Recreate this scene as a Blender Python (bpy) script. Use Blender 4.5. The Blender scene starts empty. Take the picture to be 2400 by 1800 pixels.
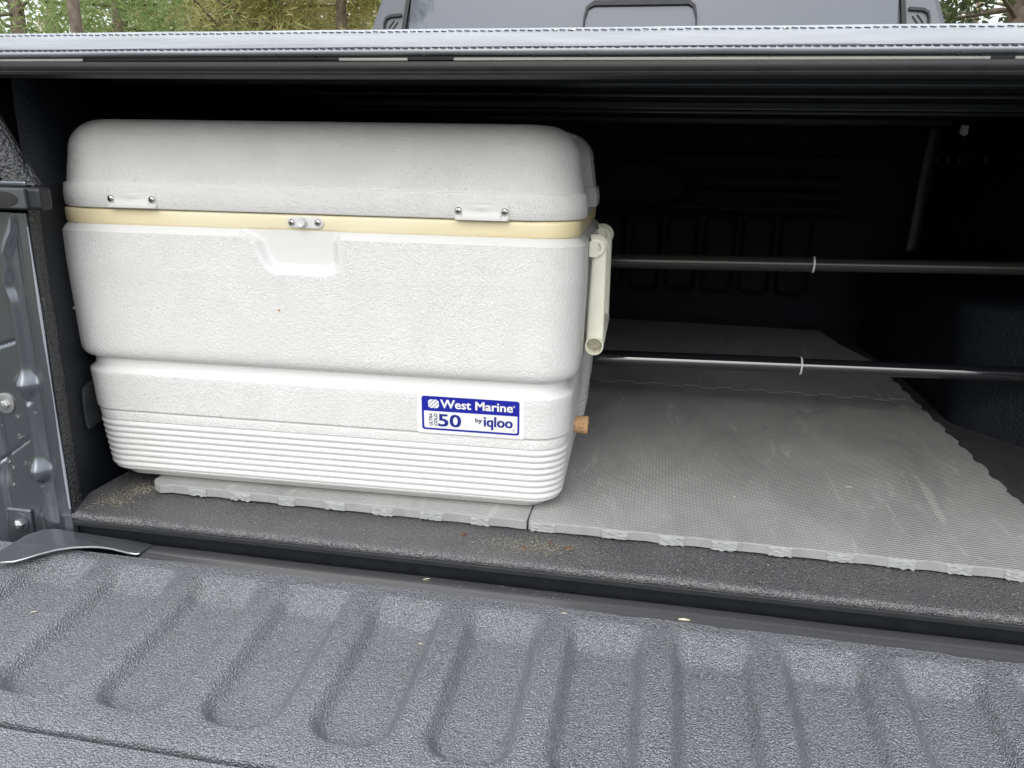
import bpy, bmesh, math, random
from math import sin, cos, pi, radians, sqrt, exp
from mathutils import Vector, Matrix, noise

random.seed(7)
scene = bpy.context.scene
C = scene.collection

# ------------------------------------------------------------------ camera
YAW, PITCH, ROLL = 0.1807, 0.2821, 0.0193
cam_d = bpy.data.cameras.new('camera')
cam = bpy.data.objects.new('camera', cam_d)
C.objects.link(cam)
hv = Vector((-sin(YAW), cos(YAW), 0)); rv = Vector((cos(YAW), sin(YAW), 0)); uv = Vector((0, 0, 1))
fw = hv * cos(PITCH) - uv * sin(PITCH)
up = uv * cos(PITCH) + hv * sin(PITCH)
r2 = rv * cos(ROLL) + up * sin(ROLL)
u2 = -rv * sin(ROLL) + up * cos(ROLL)
M = Matrix((r2, u2, -fw)).transposed().to_4x4()
M.translation = Vector((0, -0.751, 0.42))
cam.matrix_world = M
cam_d.sensor_width = 36.0
cam_d.lens = 36.0 * 1836.4 / 2400.0
cam_d.clip_start = 0.02
cam_d.clip_end = 500
scene.camera = cam
scene.render.resolution_x = 1024
scene.render.resolution_y = 768

# ------------------------------------------------------------------ sky, sun, exposure
SUN_EL, SUN_AZ = radians(41), radians(186)      # azimuth clockwise from +Y: behind the camera
world = bpy.data.worlds.new('World')
scene.world = world
world.use_nodes = True
wn = world.node_tree; wn.nodes.clear()
wo = wn.nodes.new('ShaderNodeOutputWorld'); bg = wn.nodes.new('ShaderNodeBackground')
sky = wn.nodes.new('ShaderNodeTexSky'); sky.sky_type = 'NISHITA'; sky.sun_disc = False
sky.sun_elevation = SUN_EL; sky.sun_rotation = SUN_AZ
sky.air_density = 1.0; sky.dust_density = 3.0; sky.ozone_density = 1.0
hs = wn.nodes.new('ShaderNodeHueSaturation'); hs.inputs['Saturation'].default_value = 0.42
hs.inputs['Value'].default_value = 1.0
wn.links.new(sky.outputs[0], hs.inputs['Color']); wn.links.new(hs.outputs[0], bg.inputs[0])
bg.inputs[1].default_value = 0.07
# cloud layer of the overcast sky: standard overcast luminance, three times brighter overhead than at the horizon
tcw = wn.nodes.new('ShaderNodeTexCoord'); sxw = wn.nodes.new('ShaderNodeSeparateXYZ'); wn.links.new(tcw.outputs['Generated'], sxw.inputs[0])
mxw = wn.nodes.new('ShaderNodeMath'); mxw.operation = 'MAXIMUM'; wn.links.new(sxw.outputs[2], mxw.inputs[0]); mxw.inputs[1].default_value = 0.0
maw = wn.nodes.new('ShaderNodeMath'); maw.operation = 'MULTIPLY_ADD'; wn.links.new(mxw.outputs[0], maw.inputs[0]); maw.inputs[1].default_value = 2.0; maw.inputs[2].default_value = 1.0
bg2 = wn.nodes.new('ShaderNodeBackground'); bg2.inputs[0].default_value = (0.92, 0.955, 1.0, 1)
mbw = wn.nodes.new('ShaderNodeMath'); mbw.operation = 'MULTIPLY'; wn.links.new(maw.outputs[0], mbw.inputs[0]); mbw.inputs[1].default_value = 0.62
wn.links.new(mbw.outputs[0], bg2.inputs[1])
adw = wn.nodes.new('ShaderNodeAddShader'); wn.links.new(bg.outputs[0], adw.inputs[0]); wn.links.new(bg2.outputs[0], adw.inputs[1])
wn.links.new(adw.outputs[0], wo.inputs[0])
sd = bpy.data.lights.new('sun', 'SUN'); sd.energy = 1.1; sd.angle = radians(62); sd.color = (1.0, 0.97, 0.93)
so = bpy.data.objects.new('sun', sd); C.objects.link(so)
sdir = Vector((sin(SUN_AZ) * cos(SUN_EL), cos(SUN_AZ) * cos(SUN_EL), sin(SUN_EL)))
so.rotation_euler = sdir.to_track_quat('Z', 'Y').to_euler(); so.location = sdir * 20
scene.view_settings.view_transform = 'Standard'
scene.view_settings.look = 'None'
scene.view_settings.gamma = 1.0
scene.view_settings.use_curve_mapping = False
scene.view_settings.exposure = 0.35
scene.cycles.max_bounces = 10
scene.cycles.diffuse_bounces = 5

# ------------------------------------------------------------------ materials
MATS = {}
def nodes_of(name):
    m = bpy.data.materials.new(name); m.use_nodes = True
    MATS[name] = m
    nt = m.node_tree
    return m, nt, nt.nodes['Principled BSDF']

def lk(nt, a, b): nt.links.new(a, b)

def coords(nt, scale=(1, 1, 1)):
    tc = nt.nodes.new('ShaderNodeTexCoord'); mp = nt.nodes.new('ShaderNodeMapping')
    lk(nt, tc.outputs['Object'], mp.inputs[0]); mp.inputs['Scale'].default_value = scale
    return mp.outputs[0]

def noise_n(nt, vec, scale, detail=3, rough=0.55, dist=0.0):
    n = nt.nodes.new('ShaderNodeTexNoise')
    n.inputs['Scale'].default_value = scale; n.inputs['Detail'].default_value = detail
    n.inputs['Roughness'].default_value = rough; n.inputs['Distortion'].default_value = dist
    lk(nt, vec, n.inputs['Vector'])
    return n.outputs[0]

def ramp(nt, fac, stops):
    r = nt.nodes.new('ShaderNodeValToRGB')
    el = r.color_ramp.elements
    while len(el) > 1: el.remove(el[-1])
    el[0].position, c = stops[0]; el[0].color = c if len(c) == 4 else (*c, 1)
    for p, c in stops[1:]:
        e = el.new(p); e.color = c if len(c) == 4 else (*c, 1)
    lk(nt, fac, r.inputs[0])
    return r.outputs[0]

def g(v): return (v, v, v, 1)

def math_n(nt, op, a, b=None, c=None):
    n = nt.nodes.new('ShaderNodeMath'); n.operation = op
    for i, v in enumerate((a, b, c)):
        if v is None: continue
        if isinstance(v, (int, float)): n.inputs[i].default_value = v
        else: lk(nt, v, n.inputs[i])
    return n.outputs[0]

def bump(nt, p, height, strength, dist, prev=None):
    b = nt.nodes.new('ShaderNodeBump')
    b.inputs['Strength'].default_value = strength; b.inputs['Distance'].default_value = dist
    lk(nt, height, b.inputs['Height'])
    if prev is not None: lk(nt, prev, b.inputs['Normal'])
    lk(nt, b.outputs[0], p.inputs['Normal'])
    return b.outputs[0]

def simple(name, col, rough=0.5, metal=0.0, spec=0.5, nscale=None, var=0.15, coat=0.0, bumpd=0.0):
    m, nt, p = nodes_of(name)
    p.inputs['Base Color'].default_value = (*col, 1)
    p.inputs['Roughness'].default_value = rough
    p.inputs['Metallic'].default_value = metal
    p.inputs['Specular IOR Level'].default_value = spec
    p.inputs['Coat Weight'].default_value = coat
    p.inputs['Coat Roughness'].default_value = 0.06
    if nscale:
        v = coords(nt); n = noise_n(nt, v, nscale, 4, 0.6)
        lo = tuple(c * (1 - var) for c in col); hi = tuple(min(1, c * (1 + var)) for c in col)
        lk(nt, ramp(nt, n, [(0.3, lo), (0.7, hi)]), p.inputs['Base Color'])
        rr = math_n(nt, 'MULTIPLY_ADD', n, 0.3, rough - 0.15)
        lk(nt, rr, p.inputs['Roughness'])
        if bumpd: bump(nt, p, n, 0.6, bumpd)
    return m

def liner(name, base, rough, grain, bdist, dirt=0.0, lump=0.0, strength=1.0, gloss=0.0, speck=0.0):
    """sprayed pebbly bed liner"""
    m, nt, p = nodes_of(name)
    v = coords(nt)
    n1 = noise_n(nt, v, grain, 2, 0.6)
    n2 = noise_n(nt, v, grain * 0.35, 3, 0.6)
    vo = nt.nodes.new('ShaderNodeTexVoronoi'); vo.inputs['Scale'].default_value = grain * 0.8
    lk(nt, v, vo.inputs['Vector'])
    h = math_n(nt, 'ADD', math_n(nt, 'MULTIPLY', n1, 1.0), math_n(nt, 'MULTIPLY', vo.outputs['Distance'], -0.6))
    h = math_n(nt, 'ADD', h, math_n(nt, 'MULTIPLY', n2, 0.25))
    bn = bump(nt, p, h, strength, bdist)
    if gloss:
        p.inputs['Coat Weight'].default_value = gloss; p.inputs['Coat Roughness'].default_value = 0.22
        p.inputs['Coat IOR'].default_value = 1.75; lk(nt, bn, p.inputs['Coat Normal'])
    big = noise_n(nt, v, 9, 4, 0.6)
    c0 = tuple(base[i] * 0.8 for i in range(3)); c1 = tuple(base[i] * 1.25 for i in range(3))
    col = ramp(nt, big, [(0.3, c0), (0.7, c1)])
    if speck:
        sp = noise_n(nt, v, grain * 1.25, 2, 0.6)
        ms = nt.nodes.new('ShaderNodeMix'); ms.data_type = 'RGBA'
        lk(nt, ramp(nt, sp, [(0.47, g(0)), (0.66, g(1))]), ms.inputs[0]); lk(nt, col, ms.inputs[6])
        ms.inputs[7].default_value = (*[min(1, c * speck) for c in base], 1); col = ms.outputs[2]
    if dirt:
        dn = noise_n(nt, v, 16, 5, 0.65)
        fine = noise_n(nt, v, 420, 2, 0.7)
        mask = math_n(nt, 'MULTIPLY', ramp(nt, dn, [(0.45, g(0)), (0.66, g(1))]), ramp(nt, fine, [(0.5, g(0)), (0.62, g(1))]))
        mx = nt.nodes.new('ShaderNodeMix'); mx.data_type = 'RGBA'
        lk(nt, math_n(nt, 'MULTIPLY', mask, dirt), mx.inputs[0]); lk(nt, col, mx.inputs[6])
        mx.inputs[7].default_value = (0.20, 0.185, 0.145, 1)
        col = mx.outputs[2]
    lk(nt, col, p.inputs['Base Color'])
    lk(nt, math_n(nt, 'MULTIPLY_ADD', big, 0.2, rough - 0.1), p.inputs['Roughness'])
    return m

def plastic_white(name, col, textured):
    m, nt, p = nodes_of(name)
    v = coords(nt)
    p.inputs['Roughness'].default_value = 0.42
    p.inputs['Specular IOR Level'].default_value = 0.5
    p.inputs['Subsurface Weight'].default_value = 0.0
    big = noise_n(nt, v, 7, 5, 0.6)
    dirt = noise_n(nt, v, 60, 4, 0.7)
    c1 = ramp(nt, big, [(0.25, tuple(c * 0.97 for c in col)), (0.75, col)])
    mk = ramp(nt, dirt, [(0.64, g(0)), (0.74, g(1))])
    mx = nt.nodes.new('ShaderNodeMix'); mx.data_type = 'RGBA'
    lk(nt, math_n(nt, 'MULTIPLY', mk, 0.18), mx.inputs[0]); lk(nt, c1, mx.inputs[6]); mx.inputs[7].default_value = (0.3, 0.28, 0.24, 1)
    lk(nt, mx.outputs[2], p.inputs['Base Color'])
    if textured:
        # creased leather grain: folded, stretched noise ridges in drifting directions
        warp = nt.nodes.new('ShaderNodeTexNoise'); warp.inputs['Scale'].default_value = 14; warp.inputs['Detail'].default_value = 1
        lk(nt, v, warp.inputs['Vector'])
        sub = nt.nodes.new('ShaderNodeVectorMath'); sub.operation = 'MULTIPLY_ADD'
        lk(nt, warp.outputs['Color'], sub.inputs[0]); sub.inputs[1].default_value = (0.022, 0.022, 0.022); lk(nt, v, sub.inputs[2])
        def cells(rot, sc, seed):
            mp = nt.nodes.new('ShaderNodeMapping'); mp.inputs['Rotation'].default_value = rot
            mp.inputs['Scale'].default_value = sc; mp.inputs['Location'].default_value = (seed, seed * 2, 0)
            lk(nt, sub.outputs[0], mp.inputs[0])
            vo = nt.nodes.new('ShaderNodeTexVoronoi'); vo.feature = 'DISTANCE_TO_EDGE'; vo.inputs['Scale'].default_value = 1.0
            lk(nt, mp.outputs[0], vo.inputs['Vector'])
            return ramp(nt, vo.outputs['Distance'], [(0.0, g(0)), (0.16, g(1))])
        def ridged(rot, sc, seed):
            mp = nt.nodes.new('ShaderNodeMapping'); mp.inputs['Rotation'].default_value = rot
            mp.inputs['Scale'].default_value = sc; mp.inputs['Location'].default_value = (seed, seed * 2, 0)
            lk(nt, sub.outputs[0], mp.inputs[0])
            n = noise_n(nt, mp.outputs[0], 1.0, 2, 0.5, 0.3)
            a = math_n(nt, 'ABSOLUTE', math_n(nt, 'SUBTRACT', n, 0.5))
            return ramp(nt, a, [(0.0, g(0)), (0.10, g(1))])
        r1 = cells((0, radians(38), 0), (340, 340, 130), 1.3)
        r2_ = ridged((0, radians(-32), 0), (190, 480, 480), 5.1)
        r3_ = ridged((0, radians(55), 0), (480, 480, 200), 9.7)
        hh = math_n(nt, 'ADD', math_n(nt, 'MULTIPLY', r1, 0.6), math_n(nt, 'MULTIPLY', r2_, 0.5))
        hh = math_n(nt, 'ADD', hh, math_n(nt, 'MULTIPLY', r3_, 0.4))
        bump(nt, p, hh, 0.95, 0.00048)
    return m

def metal_paint(name, col, rough, metal=0.6, coat=0.4):
    m = simple(name, col, rough, metal, 0.5, 3, 0.06, coat)
    return m

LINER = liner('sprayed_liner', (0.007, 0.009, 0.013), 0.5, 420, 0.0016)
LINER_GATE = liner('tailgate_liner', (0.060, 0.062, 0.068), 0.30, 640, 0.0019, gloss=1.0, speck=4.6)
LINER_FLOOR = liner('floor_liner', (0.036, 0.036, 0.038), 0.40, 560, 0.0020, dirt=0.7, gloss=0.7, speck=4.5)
LINER_ROUGH = liner('coarse_liner', (0.030, 0.031, 0.033), 0.22, 300, 0.0030)
LINER.node_tree.nodes['Principled BSDF'].inputs['Specular IOR Level'].default_value = 0.24
LINER_SMOOTH = simple('smooth_liner', (0.009, 0.010, 0.013), 0.55, 0, 0.25, 60, 0.2)
PAINT = metal_paint('grey_metallic_paint', (0.13, 0.14, 0.158), 0.26, 0.75, 0.8)
CABPAINT = simple('cab_paint', (0.085, 0.092, 0.105), 0.35, 0.2, 0.5, 12, 0.05, 0.3)
HINGE = metal_paint('scuffed_hinge_metal', (0.07, 0.074, 0.082), 0.3, 0.4, 0.5)
EDGE_METAL = simple('bare_edge_metal', (0.55, 0.56, 0.56), 0.3, 0.7)
TRIM = simple('black_edge_trim', (0.06, 0.06, 0.062), 0.22, 0, 1.0, 2.5, 0.1, 1.0)
RUBBER = simple('black_rubber', (0.014, 0.015, 0.017), 0.5, 0, 0.4, 30, 0.25)
SEAL = simple('grey_rubber_seal', (0.014, 0.014, 0.015), 0.5, 0, 0.35, 50, 0.2)
PALESTRIP = simple('pale_tape', (0.30, 0.29, 0.27), 0.5, 0, 0.5, 60, 0.1)
VINYL = None
STEEL = simple('stainless_screw', (0.62, 0.6, 0.57), 0.22, 1.0)
ZINC = simple('zinc_bolt', (0.5, 0.5, 0.5), 0.35, 0.9)
DARKHOLE = simple('dark_recess', (0.01, 0.01, 0.01), 0.7)
ROD_UP = simple('satin_black_tube', (0.028, 0.026, 0.024), 0.27, 0.0, 0.5)
ROD_LO = simple('gloss_black_tube', (0.012, 0.013, 0.016), 0.10, 0, 1.0, None, 0.1, 1.0)
RING = simple('pale_ring', (0.62, 0.62, 0.66), 0.4)
THREAD = simple('navy_thread', (0.03, 0.025, 0.07), 0.8)
WHITE_T = plastic_white('grained_white_plastic', (0.68, 0.675, 0.66), True)
WHITE_S = plastic_white('smooth_white_plastic', (0.64, 0.637, 0.625), False)
IVORY = simple('ivory_plastic', (0.74, 0.73, 0.61), 0.35, 0, 0.5, 25, 0.05)
STICK_BLUE = simple('sticker_blue', (0.004, 0.009, 0.27), 0.3)
STICK_WHITE = simple('sticker_white', (0.72, 0.72, 0.71), 0.35)
STICK_NAVY = simple('sticker_navy', (0.006, 0.014, 0.20), 0.3)
STICK_INK = simple('sticker_ink', (0.02, 0.025, 0.10), 0.4)
BARK = simple('pine_bark', (0.19, 0.15, 0.12), 0.9, 0, 0.2, 9, 0.4)
WOOD = simple('rotten_wood', (0.13, 0.085, 0.06), 0.85, 0, 0.2, 120, 0.4)
STRAW = simple('dry_straw', (0.60, 0.55, 0.40), 0.7, 0, 0.3)
SAND = simple('sand_grain', (0.30, 0.27, 0.20), 0.8, 0, 0.3)
TYRE = simple('tyre_rubber', (0.02, 0.02, 0.02), 0.8)

def mk_vinyl():
    m, nt, p = nodes_of('silvery_vinyl')
    v = coords(nt, (1, 1, 1))
    n = noise_n(nt, v, 160, 4, 0.6, 1.0)
    st = noise_n(nt, coords(nt, (3, 60, 60)), 3.0, 4, 0.6)
    lk(nt, ramp(nt, st, [(0.3, (0.23, 0.242, 0.258)), (0.7, (0.32, 0.335, 0.352))]), p.inputs['Base Color'])
    p.inputs['Roughness'].default_value = 0.32
    bump(nt, p, math_n(nt, 'ADD', n, math_n(nt, 'MULTIPLY', st, 1.5)), 0.45, 0.0006)
    return m
VINYL = mk_vinyl()

def mk_band():
    m, nt, p = nodes_of('yellowed_band_plastic')
    v = coords(nt)
    n = noise_n(nt, v, 6, 4, 0.6)
    sx = nt.nodes.new('ShaderNodeSeparateXYZ'); lk(nt, v, sx.inputs[0])
    e = ramp(nt, math_n(nt, 'ABSOLUTE', sx.outputs[0]), [(0.05, g(0)), (0.31, g(1))])
    c1 = ramp(nt, n, [(0.3, (0.70, 0.62, 0.41)), (0.7, (0.75, 0.70, 0.52))])
    mx = nt.nodes.new('ShaderNodeMix'); mx.data_type = 'RGBA'
    lk(nt, math_n(nt, 'MULTIPLY', e, 0.55), mx.inputs[0]); lk(nt, c1, mx.inputs[6]); mx.inputs[7].default_value = (0.70, 0.57, 0.30, 1)
    sc = ramp(nt, noise_n(nt, coords(nt, (20, 20, 260)), 1.0, 4, 0.7), [(0.66, g(0)), (0.75, g(1))])
    m2 = nt.nodes.new('ShaderNodeMix'); m2.data_type = 'RGBA'
    lk(nt, math_n(nt, 'MULTIPLY', sc, 0.25), m2.inputs[0]); lk(nt, mx.outputs[2], m2.inputs[6]); m2.inputs[7].default_value = (0.3, 0.26, 0.18, 1)
    lk(nt, m2.outputs[2], p.inputs['Base Color'])
    p.inputs['Roughness'].default_value = 0.36
    return m
BAND = mk_band()

def mk_foam():
    m, nt, p = nodes_of('grey_eva_foam')
    v = coords(nt)
    sx = nt.nodes.new('ShaderNodeSeparateXYZ'); lk(nt, v, sx.inputs[0])
    K = 2 * pi / 0.0042
    # basket weave relief: rows of short dashes, every other column shifted
    row = math_n(nt, 'MULTIPLY', sx.outputs[1], K)
    col = math_n(nt, 'MULTIPLY', sx.outputs[0], K)
    sh = math_n(nt, 'MULTIPLY', math_n(nt, 'SIGN', math_n(nt, 'SINE', math_n(nt, 'MULTIPLY', col, 0.5))), pi / 2)
    w = math_n(nt, 'MULTIPLY', math_n(nt, 'SINE', math_n(nt, 'ADD', row, sh)), math_n(nt, 'ABSOLUTE', math_n(nt, 'SINE', math_n(nt, 'MULTIPLY', col, 0.5))))
    n = noise_n(nt, v, 900, 2, 0.6)
    b1 = bump(nt, p, math_n(nt, 'ADD', w, math_n(nt, 'MULTIPLY', n, 0.4)), 0.75, 0.0007)
    big = noise_n(nt, coords(nt, (1.6, 0.8, 1)), 5, 5, 0.65, 0.6)
    mid = noise_n(nt, coords(nt, (7, 1.2, 1)), 5, 5, 0.7, 0.5)
    sc = ramp(nt, mid, [(0.58, g(0)), (0.66, g(1))])
    sc2 = ramp(nt, noise_n(nt, coords(nt, (3, 9, 1)), 6, 4, 0.75, 2.5), [(0.6, g(0)), (0.72, g(1))])
    c1 = ramp(nt, big, [(0.3, (0.32, 0.318, 0.31)), (0.72, (0.48, 0.475, 0.465))])
    mx = nt.nodes.new('ShaderNodeMix'); mx.data_type = 'RGBA'
    lk(nt, math_n(nt, 'MULTIPLY', math_n(nt, 'MAXIMUM', sc, sc2), 0.5), mx.inputs[0]); lk(nt, c1, mx.inputs[6]); mx.inputs[7].default_value = (0.62, 0.62, 0.60, 1)
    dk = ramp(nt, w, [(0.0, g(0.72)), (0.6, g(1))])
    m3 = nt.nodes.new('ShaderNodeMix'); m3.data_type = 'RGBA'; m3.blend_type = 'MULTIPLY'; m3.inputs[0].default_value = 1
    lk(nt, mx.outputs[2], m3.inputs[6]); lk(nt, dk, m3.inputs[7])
    lk(nt, m3.outputs[2], p.inputs['Base Color'])
    p.inputs['Roughness'].default_value = 0.55
    p.inputs['Specular IOR Level'].default_value = 0.4
    return m
FOAM = mk_foam()
FOAM_SIDE = simple('foam_side', (0.27, 0.27, 0.265), 0.6, 0, 0.3, 60, 0.1, 0, 0.0004)
FOAM_CUT = simple('foam_cut_face', (0.305, 0.31, 0.31), 0.7, 0, 0.3, 220, 0.1, 0, 0.0006)

def mk_cork():
    m, nt, p = nodes_of('cork')
    v = coords(nt)
    n = noise_n(nt, v, 260, 4, 0.6)
    vo = nt.nodes.new('ShaderNodeTexVoronoi'); vo.inputs['Scale'].default_value = 170; lk(nt, v, vo.inputs['Vector'])
    c1 = ramp(nt, n, [(0.3, (0.50, 0.28, 0.13)), (0.7, (0.68, 0.43, 0.23))])
    mk = ramp(nt, vo.outputs['Distance'], [(0.14, g(1)), (0.24, g(0))])
    mx = nt.nodes.new('ShaderNodeMix'); mx.data_type = 'RGBA'
    lk(nt, math_n(nt, 'MULTIPLY', mk, 0.7), mx.inputs[0]); lk(nt, c1, mx.inputs[6]); mx.inputs[7].default_value = (0.16, 0.08, 0.04, 1)
    lk(nt, mx.outputs[2], p.inputs['Base Color']); p.inputs['Roughness'].default_value = 0.8
    bump(nt, p, math_n(nt, 'SUBTRACT', n, mk), 0.5, 0.0005)
    return m
CORK = mk_cork()

def mk_glass():
    m, nt, p = nodes_of('tinted_glass')
    v = coords(nt)
    n = noise_n(nt, v, 1.2, 3, 0.5)
    lk(nt, ramp(nt, n, [(0.3, (0.085, 0.092, 0.105)), (0.7, (0.10, 0.108, 0.125))]), p.inputs['Base Color'])
    p.inputs['Roughness'].default_value = 0.03
    p.inputs['IOR'].default_value = 1.52
    p.inputs['Specular IOR Level'].default_value = 0.5
    p.inputs['Specular Tint'].default_value = (0.9, 0.93, 1.0, 1)
    return m
GLASS = mk_glass()

def mk_water():
    m, nt, p = nodes_of('water_drop')
    p.inputs['Base Color'].default_value = (1, 1, 1, 1)
    p.inputs['Transmission Weight'].default_value = 1.0
    p.inputs['Roughness'].default_value = 0.0; p.inputs['IOR'].default_value = 1.33
    return m
WATER = mk_water()

def mk_leaf(name, cols):
    m, nt, p = nodes_of(name)
    gi = nt.nodes.new('ShaderNodeNewGeometry')
    lk(nt, ramp(nt, gi.outputs['Random Per Island'], [(i / (len(cols) - 1), c) for i, c in enumerate(cols)]), p.inputs['Base Color'])
    p.inputs['Roughness'].default_value = 0.6
    p.inputs['Specular IOR Level'].default_value = 0.3
    tr = nt.nodes.new('ShaderNodeBsdfTranslucent'); tr.inputs[0].default_value = (*[c * 1.4 for c in cols[-1]], 1)
    ms = nt.nodes.new('ShaderNodeMixShader'); ms.inputs[0].default_value = 0.42
    out = [n for n in nt.nodes if n.type == 'OUTPUT_MATERIAL'][0]
    lk(nt, p.outputs[0], ms.inputs[1]); lk(nt, tr.outputs[0], ms.inputs[2]); lk(nt, ms.outputs[0], out.inputs[0])
    return m
LEAF_GREEN = mk_leaf('green_needles', [(0.07, 0.11, 0.04), (0.18, 0.26, 0.10), (0.36, 0.45, 0.19)])
LEAF_YELLOW = mk_leaf('yellow_green_leaves', [(0.15, 0.16, 0.06), (0.36, 0.36, 0.15), (0.58, 0.54, 0.27)])
LEAF_BROWN = mk_leaf('olive_brown_leaves', [(0.17, 0.15, 0.09), (0.38, 0.34, 0.20), (0.60, 0.54, 0.36)])
LEAF_DARK = mk_leaf('dark_oak_leaves', [(0.03, 0.045, 0.02), (0.06, 0.08, 0.035), (0.10, 0.12, 0.05)])
GRASSM = simple('lawn', (0.07, 0.085, 0.035), 0.9, 0, 0.2, 3, 0.4)
ASPH = simple('driveway_asphalt', (0.06, 0.06, 0.058), 0.85, 0, 0.3, 90, 0.3)

# ------------------------------------------------------------------ helpers
def tag(o, label=None, cat=None, group=None, kind=None):
    if label: o['label'] = label
    if cat: o['category'] = cat
    if group: o['group'] = group
    if kind: o['kind'] = kind
    return o

def root(name, loc, label, cat, rz=0.0, group=None):
    o = bpy.data.objects.new(name, None); C.objects.link(o)
    o.location = loc; o.rotation_euler = (0, 0, rz); o.empty_display_size = 0.05
    tag(o, label, cat, group)
    return o

def obj(name, bm_or_me, mat, parent=None, local=False, smooth=None, bevel=None):
    """link a mesh; local=False: vertices are world coordinates even under a parent"""
    if isinstance(bm_or_me, bpy.types.Mesh): me = bm_or_me
    else:
        me = bpy.data.meshes.new(name)
        bmesh.ops.recalc_face_normals(bm_or_me, faces=bm_or_me.faces)
        bm_or_me.to_mesh(me); bm_or_me.free()
    mats = mat if isinstance(mat, (list, tuple)) else [mat]
    for m in mats: me.materials.append(m)
    if smooth is not None:
        me.shade_smooth(); me.set_sharp_from_angle(angle=radians(smooth))
    o = bpy.data.objects.new(name, me); C.objects.link(o)
    if parent is not None:
        o.parent = parent
        if not local:
            top = parent
            loc, rz = Vector((0, 0, 0)), 0
            mat_w = Matrix.Identity(4)
            chain = []
            while top is not None: chain.append(top); top = top.parent
            for t in reversed(chain):
                mat_w = mat_w @ t.matrix_parent_inverse @ Matrix.LocRotScale(t.location, t.rotation_euler, t.scale)
            o.matrix_parent_inverse = mat_w.inverted()
    if bevel:
        md = o.modifiers.new('bevel', 'BEVEL'); md.width = bevel; md.segments = 2; md.limit_method = 'ANGLE'; md.angle_limit = radians(35)
        md.harden_normals = False
    return o

def box(bm, x0, x1, y0, y1, z0, z1):
    v = [bm.verts.new(p) for p in ((x0, y0, z0), (x1, y0, z0), (x1, y1, z0), (x0, y1, z0), (x0, y0, z1), (x1, y0, z1), (x1, y1, z1), (x0, y1, z1))]
    for f in ((0, 3, 2, 1), (4, 5, 6, 7), (0, 1, 5, 4), (1, 2, 6, 5), (2, 3, 7, 6), (3, 0, 4, 7)): bm.faces.new([v[i] for i in f])
    return v

def new(): return bmesh.new()

def boxo(name, dims, mat, parent=None, bevel=None, **k):
    bm = new(); box(bm, *dims); return obj(name, bm, mat, parent, bevel=bevel, **k)

def tube(bm, pts, radii, n=12, cap=True):
    pts = [Vector(p) for p in pts]
    if not isinstance(radii, (list, tuple)): radii = [radii] * len(pts)
    rings = []
    for i, p in enumerate(pts):
        d = (pts[min(i + 1, len(pts) - 1)] - pts[max(i - 1, 0)]).normalized()
        a = d.orthogonal().normalized() if i == 0 else (a - d * a.dot(d)).normalized()
        b = d.cross(a)
        rings.append([bm.verts.new(p + (a * cos(2 * pi * j / n) + b * sin(2 * pi * j / n)) * radii[i]) for j in range(n)])
    for r0, r1 in zip(rings, rings[1:]):
        for j in range(n): bm.faces.new((r0[j], r0[(j + 1) % n], r1[(j + 1) % n], r1[j]))
    if cap: bm.faces.new(rings[0][::-1]); bm.faces.new(rings[-1])
    return rings

def grid(fn, us, vs, close_u=False):
    """surface from fn(u,v)->xyz"""
    bm = new()
    R = [[bm.verts.new(fn(u, v)) for u in us] for v in vs]
    nu = len(us)
    for a, b in zip(R, R[1:]):
        for i in range(nu if close_u else nu - 1):
            bm.faces.new((a[i], a[(i + 1) % nu], b[(i + 1) % nu], b[i]))
    return bm, R

def lin(a, b, n): return [a + (b - a) * i / (n - 1) for i in range(n)]

def ss(a, b, x):
    t = (x - a) / (b - a); t = 0 if t < 0 else 1 if t > 1 else t
    return t * t * (3 - 2 * t)

def prism(bm, poly, z0, z1):
    lo = [bm.verts.new((x, y, z0)) for x, y in poly]; hi = [bm.verts.new((x, y, z1)) for x, y in poly]
    bm.faces.new(lo[::-1]); bm.faces.new(hi)
    n = len(poly)
    for i in range(n): bm.faces.new((lo[i], lo[(i + 1) % n], hi[(i + 1) % n], hi[i]))

GZ = -0.86     # ground level

# ------------------------------------------------------------------ ground
bm, _ = grid(lambda u, v: (u, v, GZ), lin(-120, 120, 13), lin(-120, 120, 13))
tag(obj('ground', bm, GRASSM), kind='structure')
bm, _ = grid(lambda u, v: (u, v, GZ + 0.004), lin(-4.5, 4.5, 10), lin(-30, 5.5, 20))
tag(obj('driveway', bm, ASPH), kind='structure')

# ------------------------------------------------------------------ pickup truck
truck = root('pickup_truck', (-0.08, 0.8, GZ), 'dark grey pickup truck seen from behind with its tailgate down and bed cover closed', 'pickup truck')
T = lambda name, bm, mat, **k: obj(name, bm, mat, truck, **k)
XL, XR, YH = -0.70, 0.66, 1.45       # bed walls and headboard
RAIL = 0.527

# bed floor, rolled rear lip
def floor_fn(u, v):
    x, y = u, v
    z = 0.0
    if y > 0.30:
        z = -0.006 * ss(0.3, 0.36, y) * (0.5 + 0.5 * cos(2 * pi * (x + 0.0255) / 0.205)) ** 2
    z += 0.0012 * noise.noise(Vector((x * 9, y * 9, 0)))
    # raised seam near the left wall
    z += 0.004 * ss(-0.655, -0.685, x)
    return (x, y, z)
ys = lin(0.001, 0.10, 20) + lin(0.11, YH, 90)
bm, R = grid(floor_fn, lin(-0.682, XR, 180), ys)
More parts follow.
